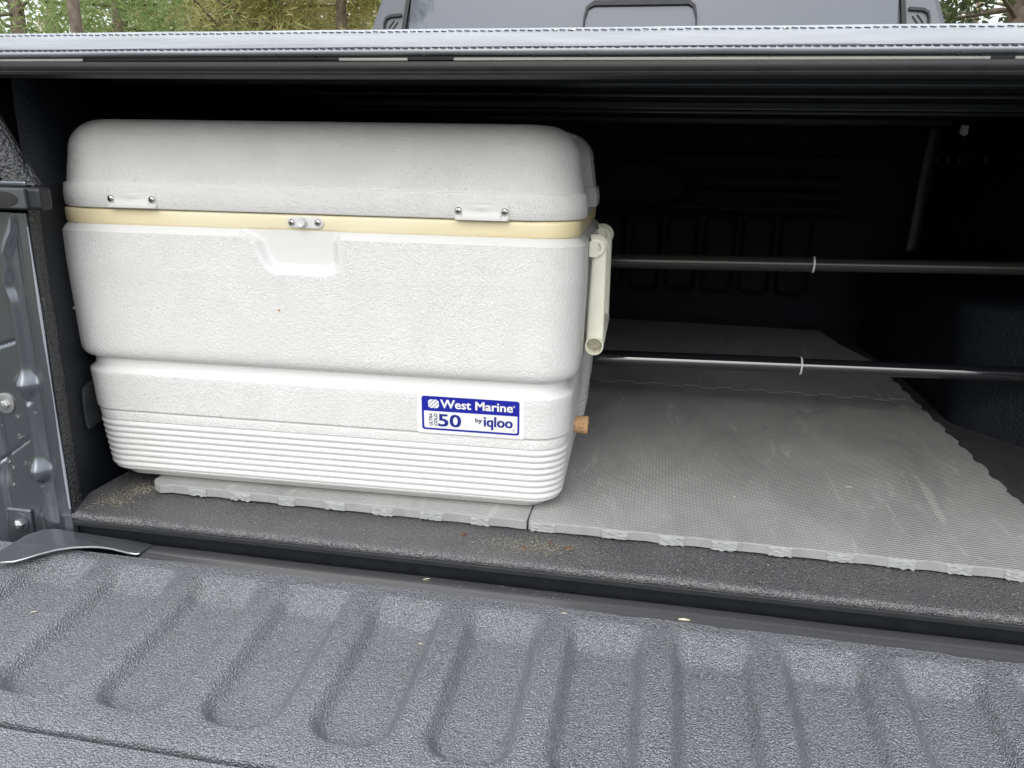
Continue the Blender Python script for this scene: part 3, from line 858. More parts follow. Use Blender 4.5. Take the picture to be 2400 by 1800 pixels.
def body_fn(x, y, z, a):
    x *= 1 - 0.0155
    x += 0.0035 * (1 - z / 0.33)
    if y < yfront(a) + 0.0005 and z > 0.265:
        tgt = 0.0098
        cur = yfront(a)
        if tgt > cur: y = cur + (tgt - cur) * pocket(x, z)
    # raised rear part of the ends that carries the handle
    if x > 0.2 or x < -0.2:
        s = 1 if x > 0 else -1
        b = ss(0.225, 0.255, y) * ss(0.012, 0.05, z) * ss(0.316, 0.30, z) * ss(0.36, 0.335, y)
        x += s * (0.0085 * b)
    return x, y, z
def face_mats(bm):
    for f in bm.faces:
        c = f.calc_center_median()
        if c.z > 0.272 and f.material_index == 0 and c.y < 0.02:
            p = pocket(c.x, c.z)
            if p > 0.004: f.material_index = 1
bm = loft(lv, body_fn, True, True, 0.05, mt)
face_mats(bm)
body = K('body', bm, [WHITE_T, WHITE_S], smooth=32)

# yellowed band
bl = [(0.3222, 0.3050), (0.3226, 0.3080), (0.3236, 0.3092), (0.3262, 0.3100), (0.3370, 0.3106), (0.3392, 0.3100), (0.3402, 0.3088), (0.3408, 0.3050)]
K('rim_band', loft(bl, None, True, True, 0.047), BAND, smooth=35)

# lid with a hand recess in each end
ll = [(0.3412, 0.3070, 1), (0.3414, 0.3118, 1), (0.3424, 0.3138, 1), (0.3445, 0.3150, 0), (0.3560, 0.3156, 0), (0.3672, 0.3140, 1), (0.3686, 0.3130, 1), (0.3692, 0.3108, 1), (0.3702, 0.3102, 0)]
for z in lin(0.374, 0.402, 8): ll.append((z, 0.3098 - 0.0045 * (z - 0.374) / 0.028, 0))
Rt = 0.0385; zc_, ac_ = 0.4025, 0.3052 - Rt
for t in lin(5, 90, 16)[:]:
    t = radians(t); ll.append((zc_ + 0.0375 * sin(t), ac_ + Rt * cos(t), 0))
ll.append((0.4405, 0.262, 0)); ll.append((0.4410, 0.245, 0)); ll.append((0.4412, 0.215, 0))
def lid_fn(x, y, z, a):
    if abs(x) > 0.15:
        s = 1 if x > 0 else -1
        n_ = ss(0.075, 0.100, y) * ss(0.285, 0.260, y) * ss(0.342, 0.3425, z)
        n_ *= ss(0.441, 0.430, z)
        x -= s * 0.020 * n_ * ss(0.15, 0.26, abs(x))
    if z > 0.4415: pass
    return x, y, z
bm = loft([(z, a) for z, a, _ in ll], lid_fn, True, True, 0.062, [m for _, _, m in ll])
lid = K('lid', bm, [WHITE_T, WHITE_S], smooth=32)

def screw(par, c, r=0.0042):
    bm = new(); rings = []
    for rr, dd in ((r, 0.0), (r * 0.98, 0.0008), (r * 0.75, 0.0017), (r * 0.4, 0.0023), (0.0001, 0.0025)):
        rings.append([bm.verts.new((c[0] + rr * cos(2 * pi * j / 18), c[1] - dd, c[2] + rr * sin(2 * pi * j / 18))) for j in range(18)])
    for a, b in zip(rings, rings[1:]):
        for j in range(18): bm.faces.new((a[j], a[(j + 1) % 18], b[(j + 1) % 18], b[j]))
    o = K('screw', bm, STEEL, par, smooth=60)
    o['_c'] = c
    bm = new(); an = random.uniform(0, pi / 2)
    for k in (0, 1):
        t = an + k * pi / 2; dx, dz = cos(t) * r * 0.62, sin(t) * r * 0.62; ex, ez = -sin(t) * r * 0.13, cos(t) * r * 0.13
        q = [(c[0] + sx * dx + se * ex, c[2] + sx * dz + se * ez) for sx, se in ((-1, -1), (1, -1), (1, 1), (-1, 1))]
        a = [bm.verts.new((x, c[1] - 0.0015, z)) for x, z in q]; b = [bm.verts.new((x, c[1] - 0.00262, z)) for x, z in q]
        bm.faces.new(a); bm.faces.new(b[::-1])
        for i in range(4): bm.faces.new((a[i], a[(i + 1) % 4], b[(i + 1) % 4], b[i]))
    me = bpy.data.meshes.new('screw_slot'); bmesh.ops.recalc_face_normals(bm, faces=bm.faces); bm.to_mesh(me); bm.free()
    # cross recess joined to the screw as a second material
    o.data.materials.append(DARKHOLE)
    bb = new(); bb.from_mesh(o.data); k0 = len(bb.faces); bb.from_mesh(me); bb.faces.ensure_lookup_table()
    for f in bb.faces[k0:]: f.material_index = 1
    bb.to_mesh(o.data); bb.free(); bpy.data.meshes.remove(me)
    del o['_c']
    return o

# latch receiver plates on the lid rim
def latch(xc, zc, hw):
    yf = -0.0006 + yfront(0.3156)
    yb = yf + 0.0005; y1 = yf - 0.0042
    def fn(u, v):
        x = xc + u * hw; z = zc + v * 0.0088
        d = 1.0
        d *= ss(1.0, 0.95, abs(u)) * ss(1.0, 0.85, v)
        # scooped middle, recesses at the screw ends
        mid = ss(0.74, 0.68, abs(u))
        h = 0.0014 + 0.0026 * mid * (0.35 + 0.65 * ss(0.2, -0.8, v)) + 0.0012 * exp(-(u / 0.28) ** 2) * exp(-((v - 0.5) / 0.4) ** 2)
        if v < -0.72: h = max(h, 0.0036)
        return (x, yb - h * d, z)
    bm, R = grid(fn, lin(-1, 1, 61), lin(-1, 1, 25))
    # close bottom
    bot = R[0]; nb = [bm.verts.new((v.co.x, yb + 0.0005, v.co.z)) for v in bot]
    for i in range(len(bot) - 1): bm.faces.new((bot[i], bot[i + 1], nb[i + 1], nb[i]))
    p = K('latch_plate', bm, WHITE_S, smooth=35)
    for s in (-1, 1): screw(p, (xc + s * hw * 0.845, yb - 0.0016, zc + 0.0005), 0.0041)
    return p
latch(-0.1985, 0.3518, 0.0300)
latch(0.2070, 0.3498, 0.0297)
# keeper with round knob on the band
bm = new()
kx, kz = 0.0068, 0.3322; yb = yfront(0.3104)
pts = []
for i in range(14): t = pi / 2 + pi * i / 13; pts.append((kx - 0.0148 + 0.0063 * cos(t), kz + 0.0063 * sin(t)))
for i in range(14): t = -pi / 2 + pi * i / 13; pts.append((kx + 0.0148 + 0.0063 * cos(t), kz + 0.0063 * sin(t)))
a = [bm.verts.new((x, yb + 0.0005, z)) for x, z in pts]; b = [bm.verts.new((x, yb - 0.0020, z)) for x, z in pts]
bm.faces.new(a); bm.faces.new(b[::-1])
for i in range(len(pts)): bm.faces.new((a[i], a[(i + 1) % len(pts)], b[(i + 1) % len(pts)], b[i]))
kp = K('keeper_plate', bm, WHITE_S, bevel=0.0006)
bm = new(); rings = []
for rr, dd in ((0.0058, 0.0018), (0.0052, 0.004), (0.0050, 0.0075), (0.0044, 0.0085), (0.003, 0.0083), (0.0001, 0.0078)):
    rings.append([bm.verts.new((kx - 0.0030 + rr * cos(2 * pi * j / 24), yb - dd, kz + rr * sin(2 * pi * j / 24))) for j in range(24)])
for r0, r1_ in zip(rings, rings[1:]):
    for j in range(24): bm.faces.new((r0[j], r0[(j + 1) % 24], r1_[(j + 1) % 24], r1_[j]))
K('knob', bm, WHITE_S, kp, smooth=50)
screw(kp, (kx - 0.0158, yb - 0.0021, kz - 0.0004), 0.0040); screw(kp, (kx + 0.0150, yb - 0.0021, kz + 0.0001), 0.0040)

# swing handle on the right end (open tube grip)
hx = 0.3320
def hollow_tube(p0, p1, r, ri, n=24):
    bm = new(); p0 = Vector(p0); p1 = Vector(p1); d = (p1 - p0).normalized(); a = d.orthogonal().normalized(); b = d.cross(a)
    prof = [(p0 + d * 0.03, ri * 0.98), (p0 + d * 0.002, ri), (p0, ri + 0.0006), (p0, r - 0.0006), (p0 + d * 0.001, r), (p1, r), (p1, 0.0002)]
    rings = [[bm.verts.new(q + (a * cos(2 * pi * j / n) + b * sin(2 * pi * j / n)) * rr) for j in range(n)] for q, rr in prof]
    for r0, r1_ in zip(rings, rings[1:]):
        for j in range(n): bm.faces.new((r0[j], r0[(j + 1) % n], r1_[(j + 1) % n], r1_[j]))
    bm.faces.new(rings[0])
    return bm
hd = K('handle', hollow_tube((hx - 0.003, 0.088, 0.190), (hx - 0.003, 0.275, 0.190), 0.0112, 0.0092), IVORY, smooth=35)
for ya, nm in ((0.100, 'handle_arm'), (0.262, 'handle_arm')):
    def armf(u, v, ya=ya):
        t = u * 2 * pi; z = 0
        rx = 0.0105 - 0.0022 * v; ry = 0.0055
        cxx = hx - 0.003 + 0.001 * v
        dx = rx * (abs(cos(t)) ** 0.6); zb = 0.190 + sqrt(max(0.0, 0.0110 ** 2 - dx * dx)); z = zb + (0.3115 - zb) * v
        return (cxx + rx * (abs(cos(t)) ** 0.6) * (1 if cos(t) >= 0 else -1), ya + ry * (abs(sin(t)) ** 0.6) * (1 if sin(t) >= 0 else -1), z)
    bm, _ = grid(armf, [i / 28 for i in range(28)], lin(0, 1, 12), close_u=True)
    K(nm, bm, IVORY, hd, smooth=40)
    # ribbed pivot loops
    bm = new()
    for k, (dy, rr) in enumerate(((-0.007, 0.0085), (0.0, 0.0102), (0.007, 0.0115))):
        pts = [(hx - 0.008 + rr * 1.15 * sin(t), ya + dy, 0.3065 + rr * cos(t)) for t in lin(-0.4, pi * 0.92, 14)]
        tube(bm, pts, 0.0030, 8)
    for v in bm.verts: pass
    box(bm, hx - 0.014, hx - 0.004, ya - 0.010, ya + 0.010, 0.296, 0.314)
    K('pivot_bracket', bm, IVORY, hd, smooth=40)

# drain boss where the cork sits
bm = new(); disc(bm, (0.296, 0.172, 0.0590), 0.0165, 1, 0.0065, 'x', 0.0, 24)
K('drain_boss', bm, WHITE_S, smooth=40)

# ---- sticker on the second panel
def face_y(z): return yfront(0.3100 + 0.002 * (z - 0.1) / 0.04)
SX0, SX1, SZ0, SZ1 = 0.1372, 0.2520, 0.0985, 0.1400
def sheet(name, poly, off, mat, par):
    bm = new()
    a = [bm.verts.new((x, face_y(z) - off, z)) for x, z in poly]
    bm.faces.new(a[::-1])
    b = [bm.verts.new((x, face_y(z) - off + 0.00025, z)) for x, z in poly]
    for i in range(len(poly)): bm.faces.new((a[i], a[(i + 1) % len(poly)], b[(i + 1) % len(poly)], b[i]))
    return K(name, bm, mat, par)
def rr2(x0, x1, z0, z1, r, n=6, corners=(1, 1, 1, 1)):
    P = []
    for (cx, cz, t0), on in zip(((x0 + r, z0 + r, pi), (x1 - r, z0 + r, 1.5 * pi), (x1 - r, z1 - r, 0), (x0 + r, z1 - r, pi / 2)), corners):
        if on: P += [(cx + r * cos(t0 + pi / 2 * i / n), cz + r * sin(t0 + pi / 2 * i / n)) for i in range(n + 1)]
        else: P.append((x0 if cx == x0 + r else x1, z0 if cz == z0 + r else z1))
    return P
sk = sheet('sticker', rr2(SX0 - 0.0055, SX1 + 0.0055, SZ0 - 0.0042, SZ1 + 0.0025, 0.002), 0.0004, STICK_WHITE, None)
sheet('blue_panel', rr2(SX0, SX1, SZ0, SZ1, 0.0032), 0.0006, STICK_BLUE, sk)
sheet('white_panel', rr2(SX0 + 0.0027, SX1 - 0.0023, SZ0 + 0.0025, SZ0 + 0.0233, 0.0020, corners=(1, 1, 0, 0)), 0.0008, STICK_WHITE, sk)
def text(name, s, x0, z0, height, width, mat, bold=0.0, rot=0.0, layer=0.0010):
    heavy, bold = bold, 0.0
    """flat lettering fitted to a width; x0,z0 = lower left corner"""
    cu = bpy.data.curves.new(name, 'FONT'); cu.body = s; cu.size = 1.0; cu.offset = bold; cu.resolution_u = 3
    to = bpy.data.objects.new('tmp', cu); C.objects.link(to)
    dg = bpy.context.evaluated_depsgraph_get(); dg.update()
    me = bpy.data.meshes.new_from_object(to.evaluated_get(dg))
    bpy.data.objects.remove(to); bpy.data.curves.remove(cu)
    xs = [v.co.x for v in me.vertices]; ys_ = [v.co.y for v in me.vertices]
    mx0, mx1, my0, my1 = min(xs), max(xs), min(ys_), max(ys_)
    for v in me.vertices:
        p = (v.co.x - mx0) / (mx1 - mx0) * width; q = (v.co.y - my0) / (my1 - my0) * height
        if rot: X, Z = x0 + height - q, z0 + p
        else: X, Z = x0 + p, z0 + q
        v.co = (X, face_y(Z) - layer, Z)
    me.materials.clear()
    if heavy:      # heavier strokes: slightly shifted copies of the same letters, each a hair above the last
        bb = new(); src = [(v.co.copy()) for v in me.vertices]; fc = [tuple(p.vertices) for p in me.polygons]
        k = 0
        for dx in (-1, -0.33, 0.33, 1):
            for dz in (-0.5, 0.5):
                vs = [bb.verts.new((q.x + dx * heavy * 0.006, q.y - 0.00002 * k, q.z + dz * heavy * 0.006)) for q in src]; k += 1
                for f in fc: bb.faces.new([vs[i] for i in f])
        bb.to_mesh(me); bb.free()
    return K(name, me, mat, sk)
SW = (SX1 - SX0)
def fx(px): return SX0 + (px - 240) / 1450 * SW          # photo crop columns
SH = (SZ1 - SZ0)
text('lettering', 'West Marine', fx(526), SZ1 - 0.0135, 0.0101, fx(1590) - fx(526), STICK_WHITE, 0.065)
text('lettering', '50', fx(492), SZ0 + 0.0053, 0.0150, fx(823) - fx(492), STICK_NAVY, 0.11)
text('lettering', 'by', fx(1043), SZ0 + 0.0115, 0.0066, fx(1140) - fx(1043), STICK_INK, 0.04)
text('lettering', 'iqloo', fx(1172), SZ0 + 0.0050, 0.0158, fx(1588) - fx(1172), STICK_NAVY, 0.09)
text('lettering', 'ULTRA', fx(352), SZ0 + 0.0055, 0.0037, 0.0150, STICK_INK, 0.03, rot=1)
text('lettering', 'COLD', fx(425), SZ0 + 0.0055, 0.0037, 0.0150, STICK_INK, 0.03, rot=1)
text('lettering', '\u00ae', fx(1592), SZ1 - 0.0077, 0.0026, 0.0028, STICK_WHITE)
text('lettering', '\u00ae', fx(1592), SZ0 + 0.0052, 0.0024, 0.0026, STICK_INK)
# striped octagonal emblem left of the name: diagonal bars clipped to a rounded square
ex0, ex1, ez0, ez1 = fx(338), fx(500), SZ1 - 0.0143, SZ1 - 0.0039
em = rr2(ex0, ex1, ez0, ez1, 0.0036, 5)
def clip(poly, n, d):   # keep n.p <= d
    out = []
    for i in range(len(poly)):
        a, b = poly[i], poly[(i + 1) % len(poly)]
        da, db = n[0] * a[0] + n[1] * a[1] - d, n[0] * b[0] + n[1] * b[1] - d
        if da <= 0: out.append(a)
        if da * db < 0:
            t = da / (da - db); out.append((a[0] + (b[0] - a[0]) * t, a[1] + (b[1] - a[1]) * t))
    return out
nn = Vector((1, -1)).normalized(); cmid = nn.x * (ex0 + ex1) / 2 + nn.y * (ez0 + ez1) / 2
for k in range(4):
    lo = cmid + (k - 2) * 0.0034 + 0.00035; hi = cmid + (k - 1) * 0.0034 - 0.00035
    if k == 0: lo -= 0.01
    if k == 3: hi += 0.01
    pp = clip(clip(em, nn, hi), -nn, -lo)
    if len(pp) > 2: sheet('emblem_bar', pp, 0.0010, STICK_WHITE, sk)

def stain(x, z, rx, rz, seed):
    bm = new(); pts = []
    for i in range(14):
        t = 2 * pi * i / 14; k = 1 + 0.45 * noise.noise(Vector((cos(t) * 1.5, sin(t) * 1.5, seed)))
        pts.append((x + rx * k * cos(t), z + rz * k * sin(t)))
    vs = [bm.verts.new((a, yfront(0.3185 + 0.003 * (b - 0.18) / 0.088) - 0.0004, b)) for a, b in pts]
    bm.faces.new(vs)
    return K('stain', bm, simple('rust_stain', (0.42, 0.27, 0.10), 0.6, 0, 0.3, 300, 0.5), body)
stain(-0.0275, 0.2330, 0.0016, 0.0013, 1)
# ------------------------------------------------------------------ cork
Rz = Matrix.Rotation(CYAW, 4, 'Z')
cp = CO + Rz @ Vector((0.2985, 0.170, 0.0625))
ck = bpy.data.meshes.new('cork')
bm = new(); prof = [(0.0, 0.0095), (0.0, 0.0102), (0.0008, 0.0108), (0.004, 0.0114), (0.014, 0.0122), (0.0172, 0.0122), (0.0180, 0.0114)]
rings = [[bm.verts.new((x, r * cos(2 * pi * j / 28), r * sin(2 * pi * j / 28))) for j in range(28)] for x, r in prof]
for r0, r1_ in zip(rings, rings[1:]):
    for j in range(28): bm.faces.new((r0[j], r0[(j + 1) % 28], r1_[(j + 1) % 28], r1_[j]))
bm.faces.new(rings[0]); bm.faces.new(rings[-1])
co = obj('cork', bm, CORK, smooth=40); co.location = cp + Vector((0.006, 0, 0)); co.rotation_euler = (0, 0.03, CYAW)
tag(co, 'tan wine cork plugging the drain hole at the side of the white cooler', 'cork')

# ------------------------------------------------------------------ foam mat tiles
PIT = 0.061
def tooth(x, ph):   # dovetail outline between neighbouring tiles
    t = ((x - ph) / PIT) % 1.0
    return 0.5 + 0.5 * math.tanh(9 * (sin(2 * pi * t)))
def edge_line(x0, x1, y, ph, amp, n):
    return [(x, y + amp * (tooth(x, ph) - 0.5)) for x in lin(x0, x1, n)]
def mat_tile(poly, z0, z1, label, name='foam_mat_tile'):
    cx = sum(p[0] for p in poly) / len(poly); cy = sum(p[1] for p in poly) / len(poly)
    r = root(name, (cx, cy, z0), label, 'foam mat', group='foam mat tiles laid together on the bed floor')
    bm = new()
    lo = [bm.verts.new((x, y, z0)) for x, y in poly]; hm = [bm.verts.new((x, y, z1 - 0.001)) for x, y in poly]
    ctr = Vector((cx, cy, 0))
    hi = []
    n = len(poly)
    for i, (x, y) in enumerate(poly):
        a = Vector(poly[i - 1]); b = Vector(poly[(i + 1) % n]); d = (b - a).normalized(); nn = Vector((-d.y, d.x))
        hi.append(bm.verts.new((x + nn.x * 0.0008, y + nn.y * 0.0008, z1)))
    f = bm.faces.new(hi); bm.faces.new(lo[::-1])
    for i in range(n):
        j = (i + 1) % n
        for q in ((lo[i], lo[j], hm[j], hm[i]), (hm[i], hm[j], hi[j], hi[i])):
            ff = bm.faces.new(q); ff.material_index = 1
    o = obj('tile_sheet', bm, [FOAM, FOAM_SIDE], r)
    return r
MT = 0.0130
random.seed(3)
def wavy(y0, y1, x, n, ph):
    out = []
    for i, y in enumerate(lin(y0, y1, n)):
        t = ((y - ph) / PIT) % 1.0
        out.append((x + 0.0035 * (1 if t < 0.5 else -1) * 0.6 + 0.003 * noise.noise(Vector((y * 30, 0, 0))), y))
    return out
SEAM = -0.1290
f0 = 0.0715
# front right tile (counter-clockwise)
def front_edge(x0, x1, n, seed):
    out = []
    for x in lin(x0, x1, n):
        tt = ((x - (0.0205 if seed == 1 else -0.5655)) / 0.0612) % 1.0
        out.append((x, f0 - 0.0012 * x + 0.0009 * sin(pi * max(0, (tt - 0.45) / 0.55)) + 0.0010 * noise.noise(Vector((x * 60, seed, 0))) + 0.0005 * noise.noise(Vector((x * 300, seed, 5)))))
    return out
seam_pts = [(SEAM - 0.002, f0), (SEAM - 0.0005, f0 + 0.010), (SEAM + 0.010, f0 + 0.022)]
fr = front_edge(SEAM + 0.0015, 0.468, 300, 1) + wavy(f0 + 0.005, 0.68, 0.470, 90, 0.0)
fr += edge_line(0.468, SEAM + 0.0, 0.70, 0.0, 0.013, 200)
fr += [(SEAM + 0.030, 0.60), (SEAM + 0.0305, 0.11), (SEAM + 0.026, f0 + 0.024)][1:] if False else [(SEAM + 0.0006, 0.55), (SEAM + 0.0006, 0.30), (SEAM + 0.0006, f0 + 0.014)]
tile_r = mat_tile(fr, 0.0022, MT, 'grey foam floor mat tile with cut front edge, to the right of the cooler')
fl = [(-0.600, f0 - 0.003)] + front_edge(-0.585, SEAM - 0.0010, 230, 2) + [(SEAM - 0.0006, f0 + 0.014), (SEAM - 0.0006, 0.35), (SEAM - 0.0006, 0.68)]
fl += edge_line(SEAM - 0.001, -0.60, 0.70, 0.0, 0.013, 150) + [(-0.612, 0.60), (-0.618, 0.30), (-0.618, f0 + 0.012), (-0.611, f0 + 0.003)]
tile_l = mat_tile(fl, 0.0022, MT, 'grey foam floor mat tile lying under the white cooler')
br = edge_line(SEAM + 0.001, 0.468, 0.7014, 0.0, 0.013, 200) + wavy(0.72, 0.98, 0.470, 40, 0.0) + [(0.455, 1.05), (0.43, 1.15), (0.41, 1.30)] + [(SEAM + 0.001, 1.31)]
mat_tile(br, 0.0005, MT, 'grey foam floor mat tile deep in the bed, behind the two black poles')
bl_ = edge_line(-0.60, SEAM - 0.001, 0.7014, 0.0, 0.013, 150) + [(SEAM - 0.001, 1.31), (-0.53, 1.31), (-0.53, 0.72)]
mat_tile(bl_, 0.0005, MT, 'grey foam floor mat tile hidden deep in the bed behind the cooler')
# rough knife-cut tabs along the front edge
def tab(par, x0, x1, seed, z0=0.0, z1=0.0122):
    rt = random.Random(seed); x0 += rt.uniform(-0.002, 0.002); x1 += rt.uniform(-0.003, 0.003); z0 += rt.uniform(0.0008, 0.0022); z1 -= rt.uniform(0, 0.0008)
    def fn(u, v):
        x = x0 + (x1 - x0) * u; z = z0 + 0.0006 + (z1 - z0 - 0.0006) * v
        e = ss(0, 0.07, u) * ss(1, 0.93, u) * ss(0, 0.1, 1 - v) 
        b = 0.0010 * noise.noise(Vector((x * 160 + z * 120, z * 420, seed))) + 0.0004 * noise.noise(Vector((x * 420, z * 700, seed + 4)))
        if v < 0.12: z += 0.0022 * noise.noise(Vector((x * 190, seed, 1)))
        x += 0.0012 * noise.noise(Vector((z * 300, seed, 3))) * (1 - abs(2 * u - 1))  * 0 + 0.0010 * noise.noise(Vector((z * 330, seed, 3)))
        return (x, f0 - 0.0012 * x - 0.0003 - e * (0.0014 + max(b, -0.001)), z)
    bm, _ = grid(fn, lin(0, 1, 26), lin(0, 1, 12))
    obj('cut_tab', bm, FOAM_CUT, par, smooth=40)
for k, x in enumerate((-0.127, -0.0415 + 0.0, 0.0205, 0.0815, 0.1425, 0.2025, 0.2645, 0.3250, 0.3830, 0.4400)):
    tab(tile_r, x, x + (0.030 if k == 0 else 0.0275), k)
for k in range(7):
    x = -0.5655 + 0.0612 * k
    tab(tile_l, x, x + 0.026, k + 20, 0.0, 0.0118)

# ------------------------------------------------------------------ black telescoping poles
def pole(zl, y, r1, r2, mat, label, ringx, zr):
    ro = root('telescoping_pole', (0.2, y, zr), label, 'pole', group='telescoping poles wedged across the bed')
    def pz(x): return zl + (zr - zl) * (x + 0.07) / 0.6
    bm = new(); tube(bm, [(-0.715, y, pz(-0.715)), (ringx, y, pz(ringx))], r1, 24); obj('thick_tube', bm, mat, ro, smooth=40)
    bm = new(); tube(bm, [(ringx, y, pz(ringx)), (0.650, y, pz(0.650))], r2, 24); obj('thin_tube', bm, mat, ro, smooth=40)
    bm = new(); tube(bm, [(ringx - 0.0013, y, pz(ringx)), (ringx + 0.0013, y, pz(ringx))], r1 + 0.0012, 24); obj('ring', bm, RING, ro, smooth=40)
    for xx in (-0.728, 0.640):
        bm = new(); tube(bm, [(xx, y, pz(xx)), (xx + 0.016, y, pz(xx))], 0.021, 20); obj('end_cap', bm, RUBBER, ro, smooth=40)
pole(0.2655, 0.50, 0.0112, 0.0098, ROD_UP, 'upper of two black poles across the truck bed, dull with a pale ring', 0.230, 0.2790)
pole(0.1070, 0.50, 0.0132, 0.0115, ROD_LO, 'lower of two black poles across the truck bed, shiny with a pale ring', 0.230, 0.1215)

# ------------------------------------------------------------------ debris
random.seed(11)
def grains(name, spots, n, mat, smin, smax, label, cat):
    bm = new()
    for _ in range(n):
        x, y, sx, sy, z = random.choice(spots)
        p = Vector((random.gauss(x, sx), random.gauss(y, sy), z))
        if p.y < 0.006 or p.y > 0.3: continue
        s = random.uniform(smin, smax)
        vs = [bm.verts.new(p + Vector((random.uniform(-1, 1), random.uniform(-1, 1), random.uniform(-0.2, 1))) * s) for _ in range(4)]
        for f in ((0, 1, 2), (0, 2, 3), (0, 3, 1), (1, 3, 2)): bm.faces.new([vs[i] for i in f])
    o = obj(name, bm, mat); tag(o, label, cat, kind='stuff')
grains('sand', [(-0.645, 0.055, 0.016, 0.018, 0.001), (-0.63, 0.075, 0.01, 0.01, 0.001), (-0.655, 0.035, 0.02, 0.01, 0.001), (-0.13, 0.034, 0.03, 0.01, 0.001), (-0.10, 0.038, 0.025, 0.008, 0.001), (-0.4, 0.035, 0.2, 0.012, 0.001), (0.2, 0.03, 0.2, 0.014, 0.001)], 3200, SAND, 0.0003, 0.0012, 'fine tan sand and grit scattered on the bed floor by the tailgate', 'sand')
def chip(x, y, z, s, label):
    bm = new(); bmesh.ops.create_icosphere(bm, subdivisions=2, radius=1)
    for v in bm.verts:
        k = 1 + 0.5 * noise.noise(v.co * 2.2 + Vector((x * 50, 0, 0)))
        v.co = Vector((v.co.x * s * 1.7 * k, v.co.y * s * k, v.co.z * s * 0.55 * k))
    o = obj('wood_chip', bm, WOOD); o.location = (x, y, z + s * 0.4); o.rotation_euler = (0, 0, x * 40)
    tag(o, label, 'wood chip', 'wood chips on the bed floor')
chip(-0.1985, 0.046, 0.0, 0.0026, 'small brown wood chip on the floor lip, leftmost of the chips')
chip(-0.0975, 0.045, 0.0, 0.0026, 'small reddish wood chip right against the cut mat edge')
chip(-0.0760, 0.0385, 0.0, 0.0032, 'brown wood chip, rightmost and largest of those on the floor lip')
chip(-0.1250, 0.0290, 0.0, 0.0022, 'tiny brown wood chip nearest the tailgate on the floor lip')
def straw(x, y, z, L, rot, label, r=0.0006):
    bm = new(); tube(bm, [(-L / 2, 0, 0), (0, 0, 0.0006), (L / 2, 0, 0.0002)], [r * 0.5, r, r * 0.4], 6)
    o = obj('straw_bit', bm, STRAW); o.location = (x, y, z); o.rotation_euler = (0, -0.0, rot)
    tag(o, label, 'straw', 'bits of dry straw')
def gz(x, y): return gate_pt(x, y, gate_h(x, y))[2] + 0.001
straw(0.0510, -0.030, -0.0292, 0.0115, 0.0, 'short pale straw lying against the glossy tailgate edge strip', 0.0013)
straw(-0.2260, -0.0135, -0.0270, 0.0075, 0.5, 'thin yellow straw on the glossy tailgate edge strip')
straw(-0.6250, -0.125, gz(-0.625, -0.125), 0.0065, 0.6, 'tiny yellow straw on the tailgate at its far left')
straw(0.2650, 0.262, MT + 0.0006, 0.010, 0.1, 'white sliver of straw lying in the middle of the grey mat', 0.0005)
straw(0.1150, 0.195, MT + 0.0006, 0.006, 0.9, 'short curled straw on the grey mat near its front edge', 0.0005)
straw(-0.2080, -0.0960, gz(-0.208, -0.096), 0.0035, -0.2, 'white crumb of straw in the tailgate recess below the cooler', 0.0006)
straw(-0.0700, -0.0420, gz(-0.07, -0.042), 0.0050, 0.2, 'pale straw crumb on the tailgate liner beside the edge strip')

# rain drops on the cover edge, trim and pillar
random.seed(5)
bm = new()
def drop(p, r, n):
    n = Vector(n).normalized(); a = n.orthogonal().normalized(); b = n.cross(a); p = Vector(p)
    rings = []
    for t in (0, 0.5, 0.85, 1.2, 1.5):
        rings.append([bm.verts.new(p + (a * cos(2 * pi * j / 8) + b * sin(2 * pi * j / 8)) * r * cos(t) + n * r * 0.6 * sin(t)) for j in range(8)])
    for r0, r1_ in zip(rings, rings[1:]):
        for j in range(8): bm.faces.new((r0[j], r0[(j + 1) % 8], r1_[(j + 1) % 8], r1_[j]))
    bm.faces.new(rings[-1]); bm.faces.new(rings[0][::-1])
for _ in range(26): drop((random.uniform(-0.66, 0.28), -0.0195, 0.5062 + random.uniform(-0.0004, 0.0006)), random.uniform(0.0008, 0.0016), (0, -1, -0.6))
for _ in range(16): drop((random.uniform(-0.66, 0.28), -0.0165, 0.5275), random.uniform(0.0006, 0.0013), (0, -1, 0.6))
for _ in range(22): drop((random.uniform(-0.20, -0.05), random.uniform(-0.024, -0.009), -0.0278), random.uniform(0.0010, 0.0022), (0, 0, 1))
for _ in range(14): drop((random.uniform(0.0, 0.38), random.uniform(-0.024, -0.009), -0.0278), random.uniform(0.0005, 0.001), (0, 0, 1))
for _ in range(16): drop((random.uniform(-0.78, -0.69), -0.0015 - pillar_h(-0.7, 0.2) * 0, random.uniform(0.02, 0.30)), random.uniform(0.0015, 0.003), (0, -1, 0.1))
o = obj('rain_drops', bm, WATER, smooth=80); tag(o, 'clear rain drops beaded on the cover edge, tailgate strip and pillar', 'rain drops', kind='stuff')

